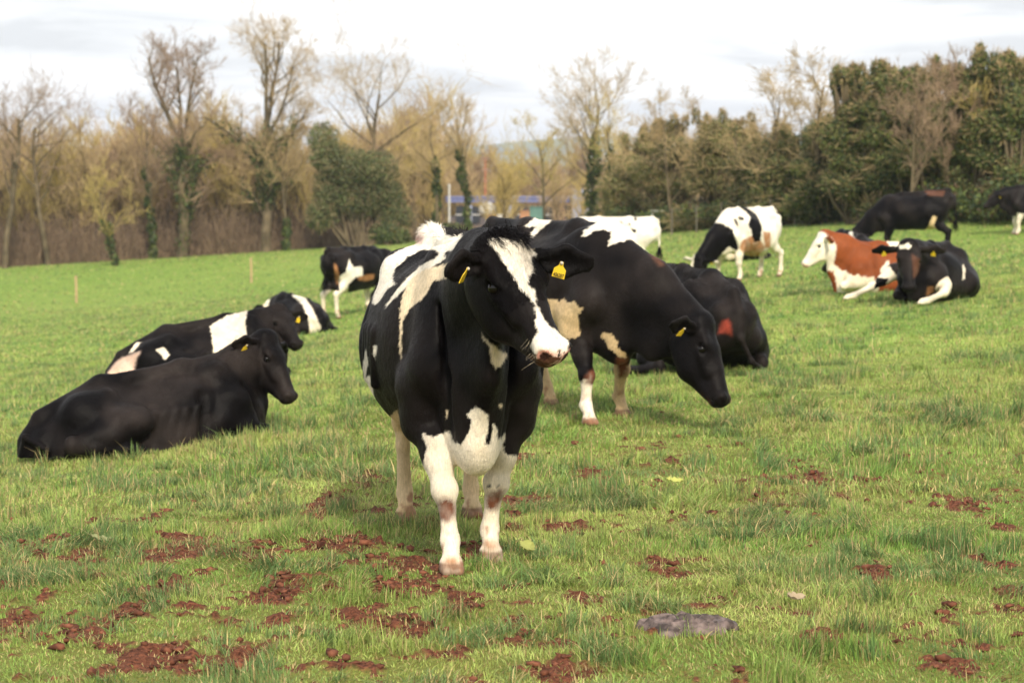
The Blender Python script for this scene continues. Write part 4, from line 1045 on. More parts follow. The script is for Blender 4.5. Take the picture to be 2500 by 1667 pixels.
T_ON = DBG == '' or 't' in DBG
if T_ON:
    # -- two tall ash trees on the left (about 14 m), limbs as in the photograph
    rg = np.random.default_rng(3)
    f1 = [((-.03, 0, 1), 7.0, .36, (0, 0, -.2)), ((-.42, .1, 1), 5.6, .15, (0, 0, 6.2)), ((.46, -.1, .95), 5.0, .13, (0, 0, 6.4)), ((.10, .2, 1), 4.3, .13, (-.1, 0, 6.6)), ((.95, 0, .25), 2.6, .10, (0, 0, 4.9))]
    b1, s1 = grow(rg, 14, .34, forks=f1, limbs=8, first=.25, kids=5, levels=4, spread=.80, up=.26, tw=.010, tlen=.42)
    keep = lambda L_: [s for s in L_ if not (s[2] < 4.2 and abs(s[0]) > 2.4)]
    b1, s1 = keep(b1), keep(s1)
    tree_obj('bare_tree', 'tall bare tree forking into leaning limbs, left one of the two tallest', place(444, 43), b1, s1, M_TWIG2, ivy=ivy_on(rg, b1, 6.4, 2200, .30))
    rg = np.random.default_rng(12)
    f2 = [((.0, 0, 1), 6.2, .34, (0, 0, -.2)), ((-.10, .1, 1), 6.0, .16, (0, 0, 5.8)), ((.38, -.1, 1), 4.8, .11, (0, 0, 6.0)), ((-.80, .1, .75), 4.2, .12, (0, 0, 5.2)), ((.14, .3, 1), 5.2, .14, (0, 0, 6.8)), ((.8, 0, .5), 3.2, .09, (0, 0, 5.6))]
    b2, s2 = grow(rg, 14, .32, forks=f2, limbs=8, first=.28, kids=5, levels=4, spread=.85, up=.22, tw=.009, tlen=.46)
    b2, s2 = keep(b2), keep(s2)
    iv = ivy_on(rg, b2, 7.2, 2600, .40, 2.6)
    tree_obj('bare_tree', 'tall bare tree with a broad airy head and thick ivy half way up its trunk', place(650, 43), b2, s2, M_TWIG, ivy=iv)
    # -- smaller named trees along the edge
    def solo(u, ppm, H_, seed, label, mt=M_TWIG, r0=.18, ivyz=0, limbs=8, first=.25, spread=.8, up=.33, lean=0, kids=5, tw=.010, levels=4, irad=.22, tlen=.42, dz=0):
        rg = np.random.default_rng(seed)
        b, s = grow(rg, H_, r0 * .8, lean, limbs, first, spread, up, levels, kids, tw, tlen=tlen)
        iv_ = ivy_on(rg, b, ivyz, int(500 * ivyz / 2), irad) if ivyz else None
        return tree_obj('bare_tree', label, place(u, ppm, dz), b, s, mt, ivy=iv_)
    solo(12, 44, 10.2, 21, 'bare tree with crooked limbs at the left edge of the wood', M_TWIG2, .24, limbs=9, first=.35, spread=.9)
    solo(118, 43, 9.6, 22, 'wide spreading bare tree second from the left edge of the wood', M_TWIG2, .22, limbs=10, first=.4, spread=1.05, up=.3, tlen=.55)
    solo(372, 43, 9.0, 23, 'slim bare tree with ivy up its stem, left of the forked tall tree', M_TWIG2, .15, 5.0, limbs=9, first=.3)
    solo(285, 46, 5.0, 24, 'small leaning sapling with ivy at its foot inside the brown thicket', M_TWIGO, .10, 2.6, lean=-.35, limbs=6)
    solo(700, 43, 8.2, 25, 'slender bare tree right of the two tallest trees', M_TWIG, .12, 2.2, limbs=9, first=.3, spread=.6)
    solo(925, 43, 10.4, 26, 'bare tree spreading its limbs behind the ivy covered tree', M_TWIG, .22, 0, limbs=10, first=.45, spread=1.05, tlen=.6)
    solo(1062, 45, 6.9, 27, 'small tree with an ivy wrapped trunk left of the pale post', M_TWIG, .15, 4.6, limbs=8, first=.5, spread=.95)
    solo(1148, 45, 7.6, 28, 'small bare tree with a bushy ivy trunk in front of the blue roofed building', M_TWIG, .17, 5.0, limbs=8, first=.5, spread=.75)
    solo(1330, 47, 5.8, 29, 'low olive bare tree before the middle of the building', M_TWIGO, .13, 0, limbs=9, first=.3, spread=.9)
    solo(1435, 50, 7.6, 30, 'round headed bare tree standing highest in the middle of the view', M_TWIG, .16, 5.2, limbs=12, first=.35, spread=.8, irad=.35, tlen=.5)
    solo(1500, 52, 6.0, 31, 'bare tree with ivy tufts between the round headed tree and the evergreens', M_TWIGO, .13, 4.0, limbs=9, spread=.9, irad=.3)
    solo(1640, 60, 5.4, 36, 'thin pale sapling rising above the left end of the evergreens', M_TWIG, .09, 0, limbs=9, spread=.9, up=.15)
    solo(1880, 66, 5.4, 32, 'leaning bare tree left of the taller one behind the evergreens', M_TWIG, .12, 0, lean=-.12, limbs=9, first=.3, spread=.85, up=.15)
    solo(1985, 68, 6.0, 33, 'tall thin bare tree showing against the sky before the evergreens begin', M_TWIG, .13, 3.0, limbs=11, first=.3, spread=.85, up=.15, irad=.3)
    solo(2222, 77, 4.55, 34, 'fan shaped bare tree in front of the dark evergreens on the right', M_TWIG2, .075, 0, limbs=13, first=.25, spread=.85, up=.42, kids=4, tw=.008, tlen=.50)
    solo(2320, 76, 4.9, 35, 'bare pinkish brown shrub tree among the evergreens right of the fan shaped tree', M_TWIG2, .07, 0, limbs=9, first=.3, spread=.7, tw=.010)
    solo(2400, 76, 4.6, 37, 'thin bare stem in the evergreens above the rump of the standing black cow', M_TWIGO, .06, 0, limbs=8, first=.3, spread=.6, tw=.010)

    # -- the wood behind on the left: thin pale trees, four kinds grown once and repeated
    kinds = []
    for i in range(5):
        rg = np.random.default_rng(60 + i)
        b, s = grow(rg, 8.0, .10, rg.uniform(-.08, .08), 17, .08, .70, .45, 3, 6, .020, tlen=.42)
        kinds.append((b, s, [M_TWIG, M_TWIGO, M_TWIG, M_TWIG2, M_TWIGO][i]))
    protos = [None] * 5
    rg = np.random.default_rng(5); spots = []
    for row, (p0, p1, n_) in enumerate(((40, 41.5, 30), (38, 39.5, 30), (35.5, 37, 30), (33, 34.5, 26), (26, 28, 44))):
        for i in range(n_):
            u = (-60 if row < 4 else 900) + ((1560 if row else 1000) if row < 4 else 760) * (i + rg.uniform(.15, .85)) / n_
            spots.append((u, rg.uniform(p0, p1), row))
    desc = ['olive', 'yellow olive', 'tan', 'brown', 'straw coloured']
    for i, (u, p, row) in enumerate(spots):
        if 1020 < u < 1520 and row < 4 and (i % 3 or row < 1): continue
        k = i % 5; X, Y, Z = at(u, p)
        top = 300 + 28 * math.sin(u / 90) + 60 * ss(900, 1150, u) + 30 * ss(1150, 1500, u) - (22 if row == 4 else 0)
        hgt = (VC * 0 + (HCAM - Z) * 0) + ((HOR - top) / p + (HCAM - Z)) * rg.uniform(.84, 1.06)
        if protos[k] is None:
            o = tree_obj('sapling', None, (X, Y, Z), kinds[k][0], kinds[k][1], kinds[k][2]); protos[k] = o
        else: o = copy_tree(protos[k])
        o.location = (X, Y, Z - .1); sc = hgt / 8.4; o.scale = (sc * rg.uniform(1.0, 1.35), sc * 1.1, sc); o.rotation_euler = (0, 0, rg.uniform(0, 6.28))
        rown = ['front', 'second', 'third', 'back', 'farthest'][row]
        tag(o, 'slender leafless %s tree in the %s rank of the wood behind the pasture' % (desc[k], rown), 'tree', 'slender %s trees, %s rank of the wood' % (desc[k], rown))
    # -- undergrowth: thousands of upright stems at the foot of the wood
    rg = np.random.default_rng(8); n_ = 19000
    u = rg.uniform(-500, 1560, n_); ppm = rg.uniform(38, 43, n_)
    Y = FPX / ppm; X = (u - UC) / ppm; Z = terrain(X, Y)
    hh = rg.uniform(.7, 3.3, n_) * (1 - .72 * ss(700, 1050, u)) * (.80 + .55 * fbm(np.stack([X, Y, X * 0], 1), .30, 3, 3))
    dx_ = rg.normal(0, .16, n_) * hh; dy_ = rg.normal(0, .12, n_) * hh
    seg = np.stack([X, Y, Z - .1, X + dx_, Y + dy_, Z + hh, np.full(n_, .022), np.full(n_, .008)], 1)
    m_ = rg.uniform(0, 1, (n_, 1)); mid = seg[:, :3] * (1 - m_) + seg[:, 3:6] * m_
    d2 = rg.normal(0, .35, (n_, 3)); d2[:, 2] = np.abs(d2[:, 2]) + .1
    seg2 = np.concatenate([mid, mid + d2 * hh[:, None] * .6, np.full((n_, 1), .012), np.full((n_, 1), .006)], 1)
    v, q = tubes(np.concatenate([seg, seg2]), 3)
    o = link('undergrowth', np_mesh('undergrowth', v, quads=q, smooth=False), bark_mat('stems', (.16, .115, .078), (.32, .23, .155)))
    tag(o, 'brown leafless thicket of upright stems at the foot of the wood', 'undergrowth', kind='stuff')

    # -- ivy covered tree left of the blazed cow's head
    def bush(name, label, u, ppm, clumps, n, size, cols, seed, group=None, limbs=True, cat='tree', twmat=None):
        rg = np.random.default_rng(seed); X, Y, Z = at(u, ppm)
        c = [x[:3] for x in clumps]; r = [x[3:] for x in clumps]
        cr = leaf_cloud(rg, c, r, n, size, cols, shade_seed=seed)
        b, s = [], []
        for (cx, cy, cz, rx, ry, rz_) in clumps:
            k = 3
            for q in range(k):
                p0 = np.array([cx * .25, cy * .25, 0.0]) + rg.normal(0, .1, 3) * (1, 1, 0); p1 = np.array([cx, cy, cz]) + rg.normal(0, .4, 3) * (rx, ry, rz_)
                mid_ = .5 * (p0 + p1) + rg.normal(0, .15, 3)
                b.append((*p0, *mid_, .09, .06)); b.append((*mid_, *p1, .06, .025))
            for q in range(60):
                d = norm(rg.normal(0, 1, 3) + (0, 0, .4)); p0 = np.array([cx, cy, cz]); p1 = p0 + d * np.array([rx, ry, rz_]) * rg.uniform(1.0, 1.4)
                s.append((*(p0 + (p1 - p0) * .4), *p1, .018, .007))
        return tree_obj(name, label, (X, Y, Z), b, s, twmat or M_TWIG, crown=cr, cat=cat, group=group)
    GRN = [(.075, .10, .035), (.11, .14, .05), (.15, .18, .075), (.05, .075, .028)]
    DRY = [(.24, .20, .10), (.19, .175, .085), (.11, .125, .05), (.14, .16, .06)]
    bush('ivy_covered_tree', 'broad round tree smothered in grey green ivy left of the blazed cow\'s head', 872, 44,
         [(-1.9, 0, 5.9, .9, .9, 1.0), (-1.5, 0, 4.9, 1.2, 1.1, 1.0), (-.4, 0, 4.3, 1.9, 1.5, 1.2), (1.0, 0, 4.2, 1.5, 1.4, 1.2), (.2, .3, 2.8, 2.2, 1.6, 1.4), (-1.6, .2, 2.7, 1.0, 1.1, 1.6),
          (1.7, .3, 2.9, 1.0, 1.1, 1.3), (-2.1, 0, 1.6, .8, .9, .9), (2.2, 0, 1.6, 1.0, .9, .9)], 30000, .07, GRN + DRY, 71)
    bush('bush', 'low dark green bush beside the foot of the ivy covered tree', 945, 45, [(0, 0, .6, 1.0, .7, .6), (.7, 0, .5, .6, .6, .5)], 2200, .09, GRN[:2] + IVY, 72, cat='bush')
    bush('bush', 'low dark bush under the pale post', 1098, 46, [(0, 0, .5, .8, .6, .5)], 1400, .09, IVY, 73, cat='bush')
    # -- the evergreen belt on the right: each tree its own clumps
    EV = [(.065, .095, .028), (.10, .135, .040), (.17, .19, .05), (.035, .058, .022), (.055, .082, .03)]
    EVB = [(.13, .14, .045), (.21, .18, .07), (.075, .095, .032), (.25, .20, .09)]
    specs = [  # u, ppm, top row, half width px, palette, label
        (1560, 54, 325, 62, EVB, 'olive green bushy tree at the left end of the dark tree belt'),
        (1650, 57, 300, 78, EVB, 'rounded olive tree second from the left end of the dark tree belt'),
        (1752, 60, 282, 82, EVB, 'broad bushy tree left of the gap with bare trees'),
        (1850, 63, 320, 78, EV + EVB, 'lower dark tree under the leaning bare tree'),
        (1940, 66, 335, 74, EV + EVB, 'dark shrubby tree under the tall thin bare tree'),
        (2020, 69, 300, 66, EV, 'dark evergreen stepping up to the tall ones'),
        (2095, 72, 182, 62, EV, 'first tall evergreen, its top standing clear of the sky gap'),
        (2175, 73, 178, 66, EV, 'tall evergreen behind the fan shaped bare tree'),
        (2255, 74, 168, 66, EV, 'tall evergreen right of the fan shaped bare tree'),
        (2335, 75, 172, 66, EV + EVB[:1], 'tall evergreen above the standing black cow'),
        (2412, 76, 140, 64, EV, 'highest evergreen with a feathery pointed top'),
        (2490, 77, 160, 70, EV, 'tall evergreen cut by the right side of the view'),
        (2580, 77, 150, 80, EV, 'evergreen mostly beyond the right side of the view')]
    for i, (u, p, top, hw_, pal, lab) in enumerate(specs):
        rg = np.random.default_rng(200 + i); X, Y, Z = at(u, p)
        Ht = (HOR - top) / p + HCAM - Z; W_ = hw_ / p
        cl = []
        nl = max(4, int(Ht / .75))
        for k in range(nl):
            z = Ht * (k + .6) / (nl + .35); wv = W_ * 1.45 * (1.05 if z < Ht * .6 else 1.42 - .62 * (z / Ht)) 
            for q in range(3 if z < Ht * .8 else 2):
                an = rg.uniform(0, 6.28); rad_ = wv * rg.uniform(.2, .65)
                cl.append((rad_ * math.cos(an), rad_ * math.sin(an) * .8, min(z + rg.uniform(-.2, .2), Ht - .3), wv * rg.uniform(.42, .62), wv * rg.uniform(.4, .6), rg.uniform(.45, .70)))
        for q in range(7):   # feathery leaders
            an = rg.uniform(0, 6.28); cl.append((W_ * 1.0 * rg.uniform(-1, 1), .3 * math.sin(an), Ht - rg.uniform(-.1, .6), .22, .2, .38))
        pal = list(pal) + [(.17, .15, .055), (.13, .15, .045), (.20, .17, .07)]
        bush('evergreen_tree', lab, u, p, cl, 26000 if i < 6 else 36000, .055, pal, 300 + i, group=None)
    # -- dark skirt of scrub under the belt
    rg = np.random.default_rng(77); cs, rs = [], []
    for i in range(110):
        u = rg.uniform(1500, 2620); f_ = (u - 1500) / 1000; p = 54 + 25 * f_ + rg.uniform(-1, 2.5); X, Y, Z = at(u, p)
        r_ = rg.uniform(.3, .6); cs.append((X, Y, Z + r_ * .7 + rg.uniform(0, .7))); rs.append((r_ * 1.3, r_, r_ * rg.uniform(.7, 1.1)))
    v, q, c = leaf_cloud(rg, cs, rs, 26000, .07, EV + [(.09, .06, .03)], shade_seed=9)
    me = np_mesh('scrub', v, quads=q, smooth=False); col_attr(me, c); o = link('scrub', me, M_LEAF)
    tag(o, 'dark green scrub along the foot of the evergreen belt', 'scrub', kind='stuff')
# ---------------------------------------------------------------- grass
def grass_zone(rg, y0, y1, dens, hgt, wid, seg, half=.34, pad=1.2):
    A = half * (y1 * y1 - y0 * y0) + pad * 2 * (y1 - y0); n = int(A * dens)
    Y = np.sqrt(rg.uniform(y0 * y0, y1 * y1, n)); X = rg.uniform(-1, 1, n) * (half * Y + pad)
    P = np.stack([X, Y, X * 0], 1)
    b = bare(X, Y)
    clump = fbm(P, 3.2, 3, 51); big = fbm(P, .7, 2, 52); fine = fbm(P, 9, 2, 53)
    keep = rg.uniform(0, 1, n) < np.clip(1.05 - .80 * b + .15 * clump, .04, 1)
    X, Y, P, b, clump, big, fine = X[keep], Y[keep], P[keep], b[keep], clump[keep], big[keep], fine[keep]; n = len(X)
    Z = terrain(X, Y) + (fbm(P, 2.2, 3, 91) * .018 + fbm(P, .5, 2, 92) * .03 * ss(2, 14, np.hypot(X, Y))) * ss(30, 18, np.hypot(X, Y)) - .006
    tuft = ss(.05, .45, fine * .6 + clump * .6)
    h = hgt * (.48 + .35 * clump + .95 * tuft + .25 * big) * rg.uniform(.55, 1.25, n) * (1 - .5 * b) * (1 - .25 * ss(-.1, .3, fbm(P, .8, 2, 62)))
    h = np.maximum(h, hgt * .25) * np.where(rg.uniform(0, 1, n) < .04, 1.5, 1.0)
    ang = fbm(P, 2.2, 2, 54) * 8 + rg.normal(0, 1.3, n)
    lean = np.clip(.70 + .6 * fbm(P, 2.3, 2, 55) + rg.normal(0, .42, n), .0, 1.9)
    fa = ang + math.pi / 2 + rg.normal(0, .6, n)
    dxy = np.stack([np.cos(ang), np.sin(ang)], 1); sxy = np.stack([np.cos(fa), np.sin(fa)], 1)
    w_ = wid * rg.uniform(.6, 1.4, n)
    V = np.zeros((n, 2 * seg + 1, 3))
    for k in range(seg + 1):
        t_ = k / seg; out_ = h * lean * t_ ** 1.7 * .85; up_ = h * (t_ - .33 * lean * t_ ** 2.2)
        cx = X + dxy[:, 0] * out_; cy = Y + dxy[:, 1] * out_; cz = Z + up_
        ww = w_ * (1 - .75 * t_ ** 1.5) * .5
        if k < seg:
            V[:, 2 * k] = np.stack([cx - sxy[:, 0] * ww, cy - sxy[:, 1] * ww, cz], 1)
            V[:, 2 * k + 1] = np.stack([cx + sxy[:, 0] * ww, cy + sxy[:, 1] * ww, cz], 1)
        else: V[:, 2 * k] = np.stack([cx, cy, cz], 1)
    m_ = 2 * seg + 1; base = (np.arange(n) * m_)[:, None]
    Q = np.concatenate([base + np.array([[2 * k, 2 * k + 1, 2 * k + 3, 2 * k + 2]]) for k in range(seg - 1)], 0) if seg > 1 else np.zeros((0, 4), int)
    T = base + np.array([[2 * seg - 2, 2 * seg - 1, 2 * seg]])
    # colour: fresh to yellow green by patch, straw and blue green blades mixed in
    g1 = np.array([.20, .345, .068]); g2 = np.array([.43, .50, .140]); g3 = np.array([.12, .21, .080]); st = np.array([.60, .47, .22])
    a = np.clip(.5 + .9 * fbm(P, 1.1, 3, 56) + rg.normal(0, .22, n), 0, 1)[:, None]
    C = g1 * (1 - a) + g2 * a
    d_ = (ss(.10, .5, tuft - .3 + fbm(P, 1.9, 2, 57)) * .75)[:, None]; C = C * (1 - d_) + g3 * d_
    straw = (rg.uniform(0, 1, n) < .17 + .35 * b + .10 * np.clip(big + .2, 0, 1)); C[straw] = st * rg.uniform(.5, 1.1, (straw.sum(), 1))
    C = C * rg.uniform(.55, 1.3, (n, 1)) * (1 + .22 * fbm(P, 4.5, 2, 58))[:, None]
    return V.reshape(-1, 3), Q, T, np.repeat(C, m_, 0)

if DBG == '' or 'g' in DBG:
    M_GRASS = leaf_mat('grass_blades', .38)
    GSC = 1.0 if DBG == '' else .35
    rg = np.random.default_rng(11)
    zones = [(6.6, 12.5, 6800 * GSC, .080, .0046, 3), (12.5, 22, 3000 * GSC, .090, .0066, 2), (22, 42, 950 * GSC, .085, .010, 2), (42, 90, 150 * GSC, .075, .026, 2), (90, 150, 40 * GSC, .07, .05, 2)]
    for zi, z_ in enumerate(zones):
        v, q, t_, c = grass_zone(rg, *z_)
        me = np_mesh('grass', v, quads=q, tris=t_, smooth=False); col_attr(me, c)
        o = link('grass', me, M_GRASS); tag(o, ['short pasture grass in the foreground', 'grass round the nearer cows', 'grass of the middle pasture', 'grass of the far pasture', 'grass at the far edge of the pasture'][zi], 'grass', kind='stuff')
    # clods of red earth
    rg = np.random.default_rng(19); n_ = 60000
    Y = np.sqrt(rg.uniform(6.8 ** 2, 20 ** 2, n_)); X = rg.uniform(-1, 1, n_) * (.30 * Y + 1)
    b = bare(X, Y); kp = rg.uniform(0, 1, n_) < b * .55; X, Y = X[kp], Y[kp]; n_ = len(X)
    P = np.stack([X, Y, X * 0], 1)
    Z = terrain(X, Y) + fbm(P, 2.2, 3, 91) * .018 + fbm(P, .5, 2, 92) * .03 * ss(2, 14, np.hypot(X, Y)) + rg.uniform(-.005, .03, n_) * (.5 + fbm(P, 5, 2, 61))
    bv, bq = uv_ball((0, 0, 0), 1.0, 3)
    s_ = .005 + .020 * rg.uniform(0, 1, n_) ** 2.5
    rot = rg.uniform(0, 6.28, n_)
    V = bv[None] * (s_[:, None, None] * np.stack([rg.uniform(.9, 1.9, n_), rg.uniform(.6, 1.1, n_), rg.uniform(.4, .8, n_)], 1)[:, None])
    V = V * (1 + .5 * rg.uniform(-1, 1, V.shape[:2]))[..., None]
    c_, s2 = np.cos(rot)[:, None], np.sin(rot)[:, None]
    V = np.stack([V[..., 0] * c_ - V[..., 1] * s2 + X[:, None], V[..., 0] * s2 + V[..., 1] * c_ + Y[:, None], V[..., 2] + Z[:, None]], -1)
    Q = (bq[None] + (np.arange(n_) * len(bv))[:, None, None]).reshape(-1, 4)
    m, t, b_ = mat_new('red_earth')
    tc_ = t.nodes.new('ShaderNodeTexCoord'); nn_ = t.nodes.new('ShaderNodeTexNoise'); nn_.inputs['Scale'].default_value = 25; nn_.inputs['Detail'].default_value = 6
    t.links.new(tc_.outputs['Object'], nn_.inputs['Vector'])
    r_ = t.nodes.new('ShaderNodeValToRGB'); e_ = r_.color_ramp.elements
    e_[0].position = .3; e_[0].color = (.040, .013, .008, 1); e_[1].position = .7; e_[1].color = (.23, .085, .046, 1)
    t.links.new(nn_.outputs[0], r_.inputs[0]); t.links.new(r_.outputs[0], b_.inputs['Base Color']); setin(b_, Roughness=.85, Specular_IOR_Level=.25)
    o = link('soil_clods', np_mesh('soil_clods', V.reshape(-1, 3), quads=Q, smooth=False), m); tag(o, 'crumbly clods of red earth kicked up by hooves', 'soil', kind='stuff')
# ---------------------------------------------------------------- hair on the nearest cows
def coat_hair(key, n, length, w_, seed=1, name='coat_hair', region=None, lift=.35, clump=.5):
    if key not in COWS: return
    o, I = COWS[key]; V, Q, Nn, C, hl, R = I['V'], I['Q'], I['N'], I['C'], I['hl'], I['R']
    rg = np.random.default_rng(seed)
    a = np.linalg.norm(np.cross(V[Q[:, 2]] - V[Q[:, 0]], V[Q[:, 3]] - V[Q[:, 1]]), axis=1)
    a = a * (V[Q[:, 0], 2] > .10)
    if region is not None: a = a * region(V[Q[:, 0]], hl[Q[:, 0]])
    q = Q[rg.choice(len(Q), n, p=a / a.sum())]
    wt = rg.dirichlet((1, 1, 1, 1), n)
    P = (V[q] * wt[..., None]).sum(1); N_ = (Nn[q] * wt[..., None]).sum(1); N_ /= np.linalg.norm(N_, axis=1, keepdims=True) + 1e-9
    Cc = C[q[np.arange(n), wt.argmax(1)]]; H_ = hl[q[:, 0]]
    flow = np.tile(np.array([-.55, 0, -.85]), (n, 1))
    onhead = (H_[:, 0] > -.05) & (H_[:, 0] < .65) & (np.abs(H_[:, 1]) < .17) & (H_[:, 2] > -.32) & (H_[:, 2] < .08)
    flow[onhead] = R[:, 0] * 1.0
    flow = flow + np.stack([fbm(P, 8, 2, seed + k) for k in range(3)], 1) * clump + rg.normal(0, .16, (n, 3))
    d = flow - (flow * N_).sum(1, keepdims=True) * N_; d /= np.linalg.norm(d, axis=1, keepdims=True) + 1e-9
    lf = lift * rg.uniform(.4, 1.3, (n, 1))
    L_ = length * rg.uniform(.5, 1.25, (n, 1)) * (.55 + .45 * ss(.35, .75, P[:, 2]))[:, None] * np.where(onhead & (H_[:, 0] > .3), .55, 1)[:, None]
    sd = np.cross(N_, d)
    p1 = P + (d + N_ * lf) * L_ * .55; p2 = p1 + (d + N_ * lf * .3) * L_ * .45
    P = P - N_ * .002
    ww = w_ * rg.uniform(.6, 1.3, (n, 1)) * .5
    VV = np.stack([P - sd * ww, P + sd * ww, p1 - sd * ww * .8, p1 + sd * ww * .8, p2], 1)
    b = (np.arange(n) * 5)[:, None]
    me = np_mesh(name, VV.reshape(-1, 3), quads=b + np.array([[0, 1, 3, 2]]), tris=b + np.array([[2, 3, 4]]), smooth=False)
    Cc = Cc * rg.uniform(.75, 1.3, (n, 1))
    col_attr(me, np.repeat(Cc, 5, 0)); tag(link(name, me, M_COAT, o), kind='stuff')

def forelock(key, n=1000, L_=.085, seed=5, spread=.075):
    if key not in COWS: return
    o, I = COWS[key]; H = I['H']; R = I['R']; rg = np.random.default_rng(seed); VV, QQ = [], []; base = 0
    for i in range(34):
        y = rg.uniform(-1, 1) * spread; x = rg.uniform(-.035, .03); c = H(x, y, .026 - abs(y) * .25)
        d = R @ norm([rg.uniform(-.4, .5), y * 6 + rg.normal(0, .4), rg.uniform(.8, 1.3)])
        v, q = strands(c, d, L_ * rg.uniform(.6, 1.2), .022, n // 34, rg, w=.0042, curl=.55, seg=8, spread=.35, grav=.20)
        VV.append(v); QQ.append(q + base); base += len(v)
    VV = np.concatenate(VV); QQ = np.concatenate(QQ)
    me = np_mesh('forelock', VV, quads=QQ, smooth=False)
    c = np.tile(BLACK * 1.6, (len(VV), 1)); k = fbm(VV, 9, 2, 3) > .55; c[k] = (.12, .085, .055)
    col_attr(me, c); link('forelock', me, M_COAT, o)
def whiskers(key, n=20, seed=6):
    if key not in COWS: return
    o, I = COWS[key]; H = I['H']; R = I['R']; rg = np.random.default_rng(seed); VV, QQ = [], []
    for i in range(n):
        s_ = rg.choice([-1, 1]); c = H(rg.uniform(.42, .52), s_ * rg.uniform(.055, .066), rg.uniform(-.13, -.08))
        d = R @ norm([rg.uniform(.1, .8), s_ * 1.0, rg.uniform(-.7, .3)])
        v, q = strands(c, d, .06, .004, 1, rg, w=.0009, curl=.04, seg=3, spread=.1, grav=.06); QQ.append(q + sum(len(x) for x in VV)); VV.append(v)
    me = np_mesh('whiskers', np.concatenate(VV), quads=np.concatenate(QQ)); col_attr(me, np.tile((.5, .42, .3), (sum(len(x) for x in VV), 1)))
    link('whiskers', me, M_COAT, o)
if DBG == '' or 'h' in DBG:
    tail_z = lambda V, hl: 1 + 0 * V[:, 0]
    coat_hair('main', 230000, .0125, .0015, 1, lift=.28)
    coat_hair('main', 4500, .030, .0026, 2, name='back_hair', region=lambda V, hl: np.exp(-((V[:, 0] + .9) ** 2 + V[:, 1] ** 2) / .012) * (V[:, 2] > 1.1) + .15 * (np.abs(V[:, 1]) < .05) * (V[:, 2] > 1.22) * (V[:, 0] < .5), lift=.9, clump=1.2)
    coat_hair('main', 14000, .016, .0015, 3, name='brow_hair', region=lambda V, hl: (hl[:, 0] > -.05) * (hl[:, 0] < .30) * (hl[:, 2] > -.12) * (hl[:, 2] < .05) * (np.abs(hl[:, 1]) < .17), lift=.5, clump=.8)
    coat_hair('graze', 60000, .014, .0028, 4, lift=.28)
    coat_hair('leftblack', 70000, .016, .0036, 7); coat_hair('leftband', 50000, .018, .005, 8); coat_hair('redrump', 60000, .018, .0042, 9)
    forelock('main'); forelock('graze', 120, .06, 9, .05); whiskers('main')
    if 'main' in COWS:
        info = COWS['main'][1]
        tags_ = [c for c in COWS['main'][0].children if c.name.startswith('ear_tag')]
        t_ = tags_[1]; c, lt, dn, fw = TAGPOS[t_.name]
        cu = bpy.data.curves.new('tag_number', 'FONT'); cu.body = '406287'; cu.size = .0175; cu.align_x = 'CENTER'; cu.extrude = .0003; cu.offset = .0002
        to = bpy.data.objects.new('tag_number', cu); COL.objects.link(to); cu.materials.append(M_INK); to.parent = t_
        X_ = lt if np.dot(np.cross(lt, -dn), fw) > 0 else -lt
        Mx = Matrix(((X_[0], -dn[0], fw[0], 0), (X_[1], -dn[1], fw[1], 0), (X_[2], -dn[2], fw[2], 0), (0, 0, 0, 1)))
        pp = c + dn * .0555 + fw * .0095; Mx.translation = Vector(pp); 
        bpy.context.view_layer.update()
        me = bpy.data.meshes.new_from_object(to.evaluated_get(bpy.context.evaluated_depsgraph_get()))
        bpy.data.objects.remove(to); to = link('tag_number', me, None, t_); to.matrix_local = Mx @ Matrix.Diagonal((.78, 1.25, 1, 1))

# ---------------------------------------------------------------- posts, fence, buildings beyond the trees
def box(name, c, s_, mat, parent=None, rz=0.0, bevel=0.0):
    import bmesh
    bm = bmesh.new(); bmesh.ops.create_cube(bm, size=1.0, matrix=Matrix.Translation(c) @ Matrix.Rotation(rz, 4, 'Z') @ Matrix.Diagonal((*s_, 1)))
    if bevel: bmesh.ops.bevel(bm, geom=bm.edges[:], offset=bevel, segments=2, affect='EDGES')
    me = bpy.data.meshes.new(name); bm.to_mesh(me); bm.free(); return link(name, me, mat, parent)
def simple(name, c, rough=.7, spec=.3):
    m, t, b = mat_new(name); n_ = t.nodes.new('ShaderNodeTexNoise'); n_.inputs['Scale'].default_value = 6; n_.inputs['Detail'].default_value = 5
    tc_ = t.nodes.new('ShaderNodeTexCoord'); t.links.new(tc_.outputs['Object'], n_.inputs['Vector'])
    r_ = t.nodes.new('ShaderNodeValToRGB'); e_ = r_.color_ramp.elements
    e_[0].position = .3; e_[0].color = (*[x * .8 for x in c], 1); e_[1].position = .7; e_[1].color = (*[min(1, x * 1.15) for x in c], 1)
    t.links.new(n_.outputs[0], r_.inputs[0]); t.links.new(r_.outputs[0], b.inputs['Base Color']); setin(b, Roughness=rough, Specular_IOR_Level=spec); return m
M_WOOD = simple('weathered_wood', (.42, .30, .16))
for u, ppm, lab in ((185, 59, 'thin wooden post standing alone in the pasture at the far left'), (613, 55, 'thin wooden post in the pasture above the lying cow with the white band')):
    X, Y, Z = at(u, ppm); rg = np.random.default_rng(u)
    pts = [(0, 0, -.2), (.005, 0, .55), (-.008, 0, 1.10)]
    v, q = tubes([(*pts[0], *pts[1], .058, .055), (*pts[1], *pts[2], .055, .052)], 8); v2, q2 = tubes([(*pts[2], -.008, 0, 1.125, .052, .018)], 8)
    o = link('post', np_mesh('post', np.concatenate([v, v2]), quads=np.concatenate([q, q2 + len(v)])), M_WOOD); o.location = (X, Y, Z)
    tag(o, lab, 'post', 'lone posts in the pasture')
M_GREY = simple('fence_grey', (.13, .115, .09))
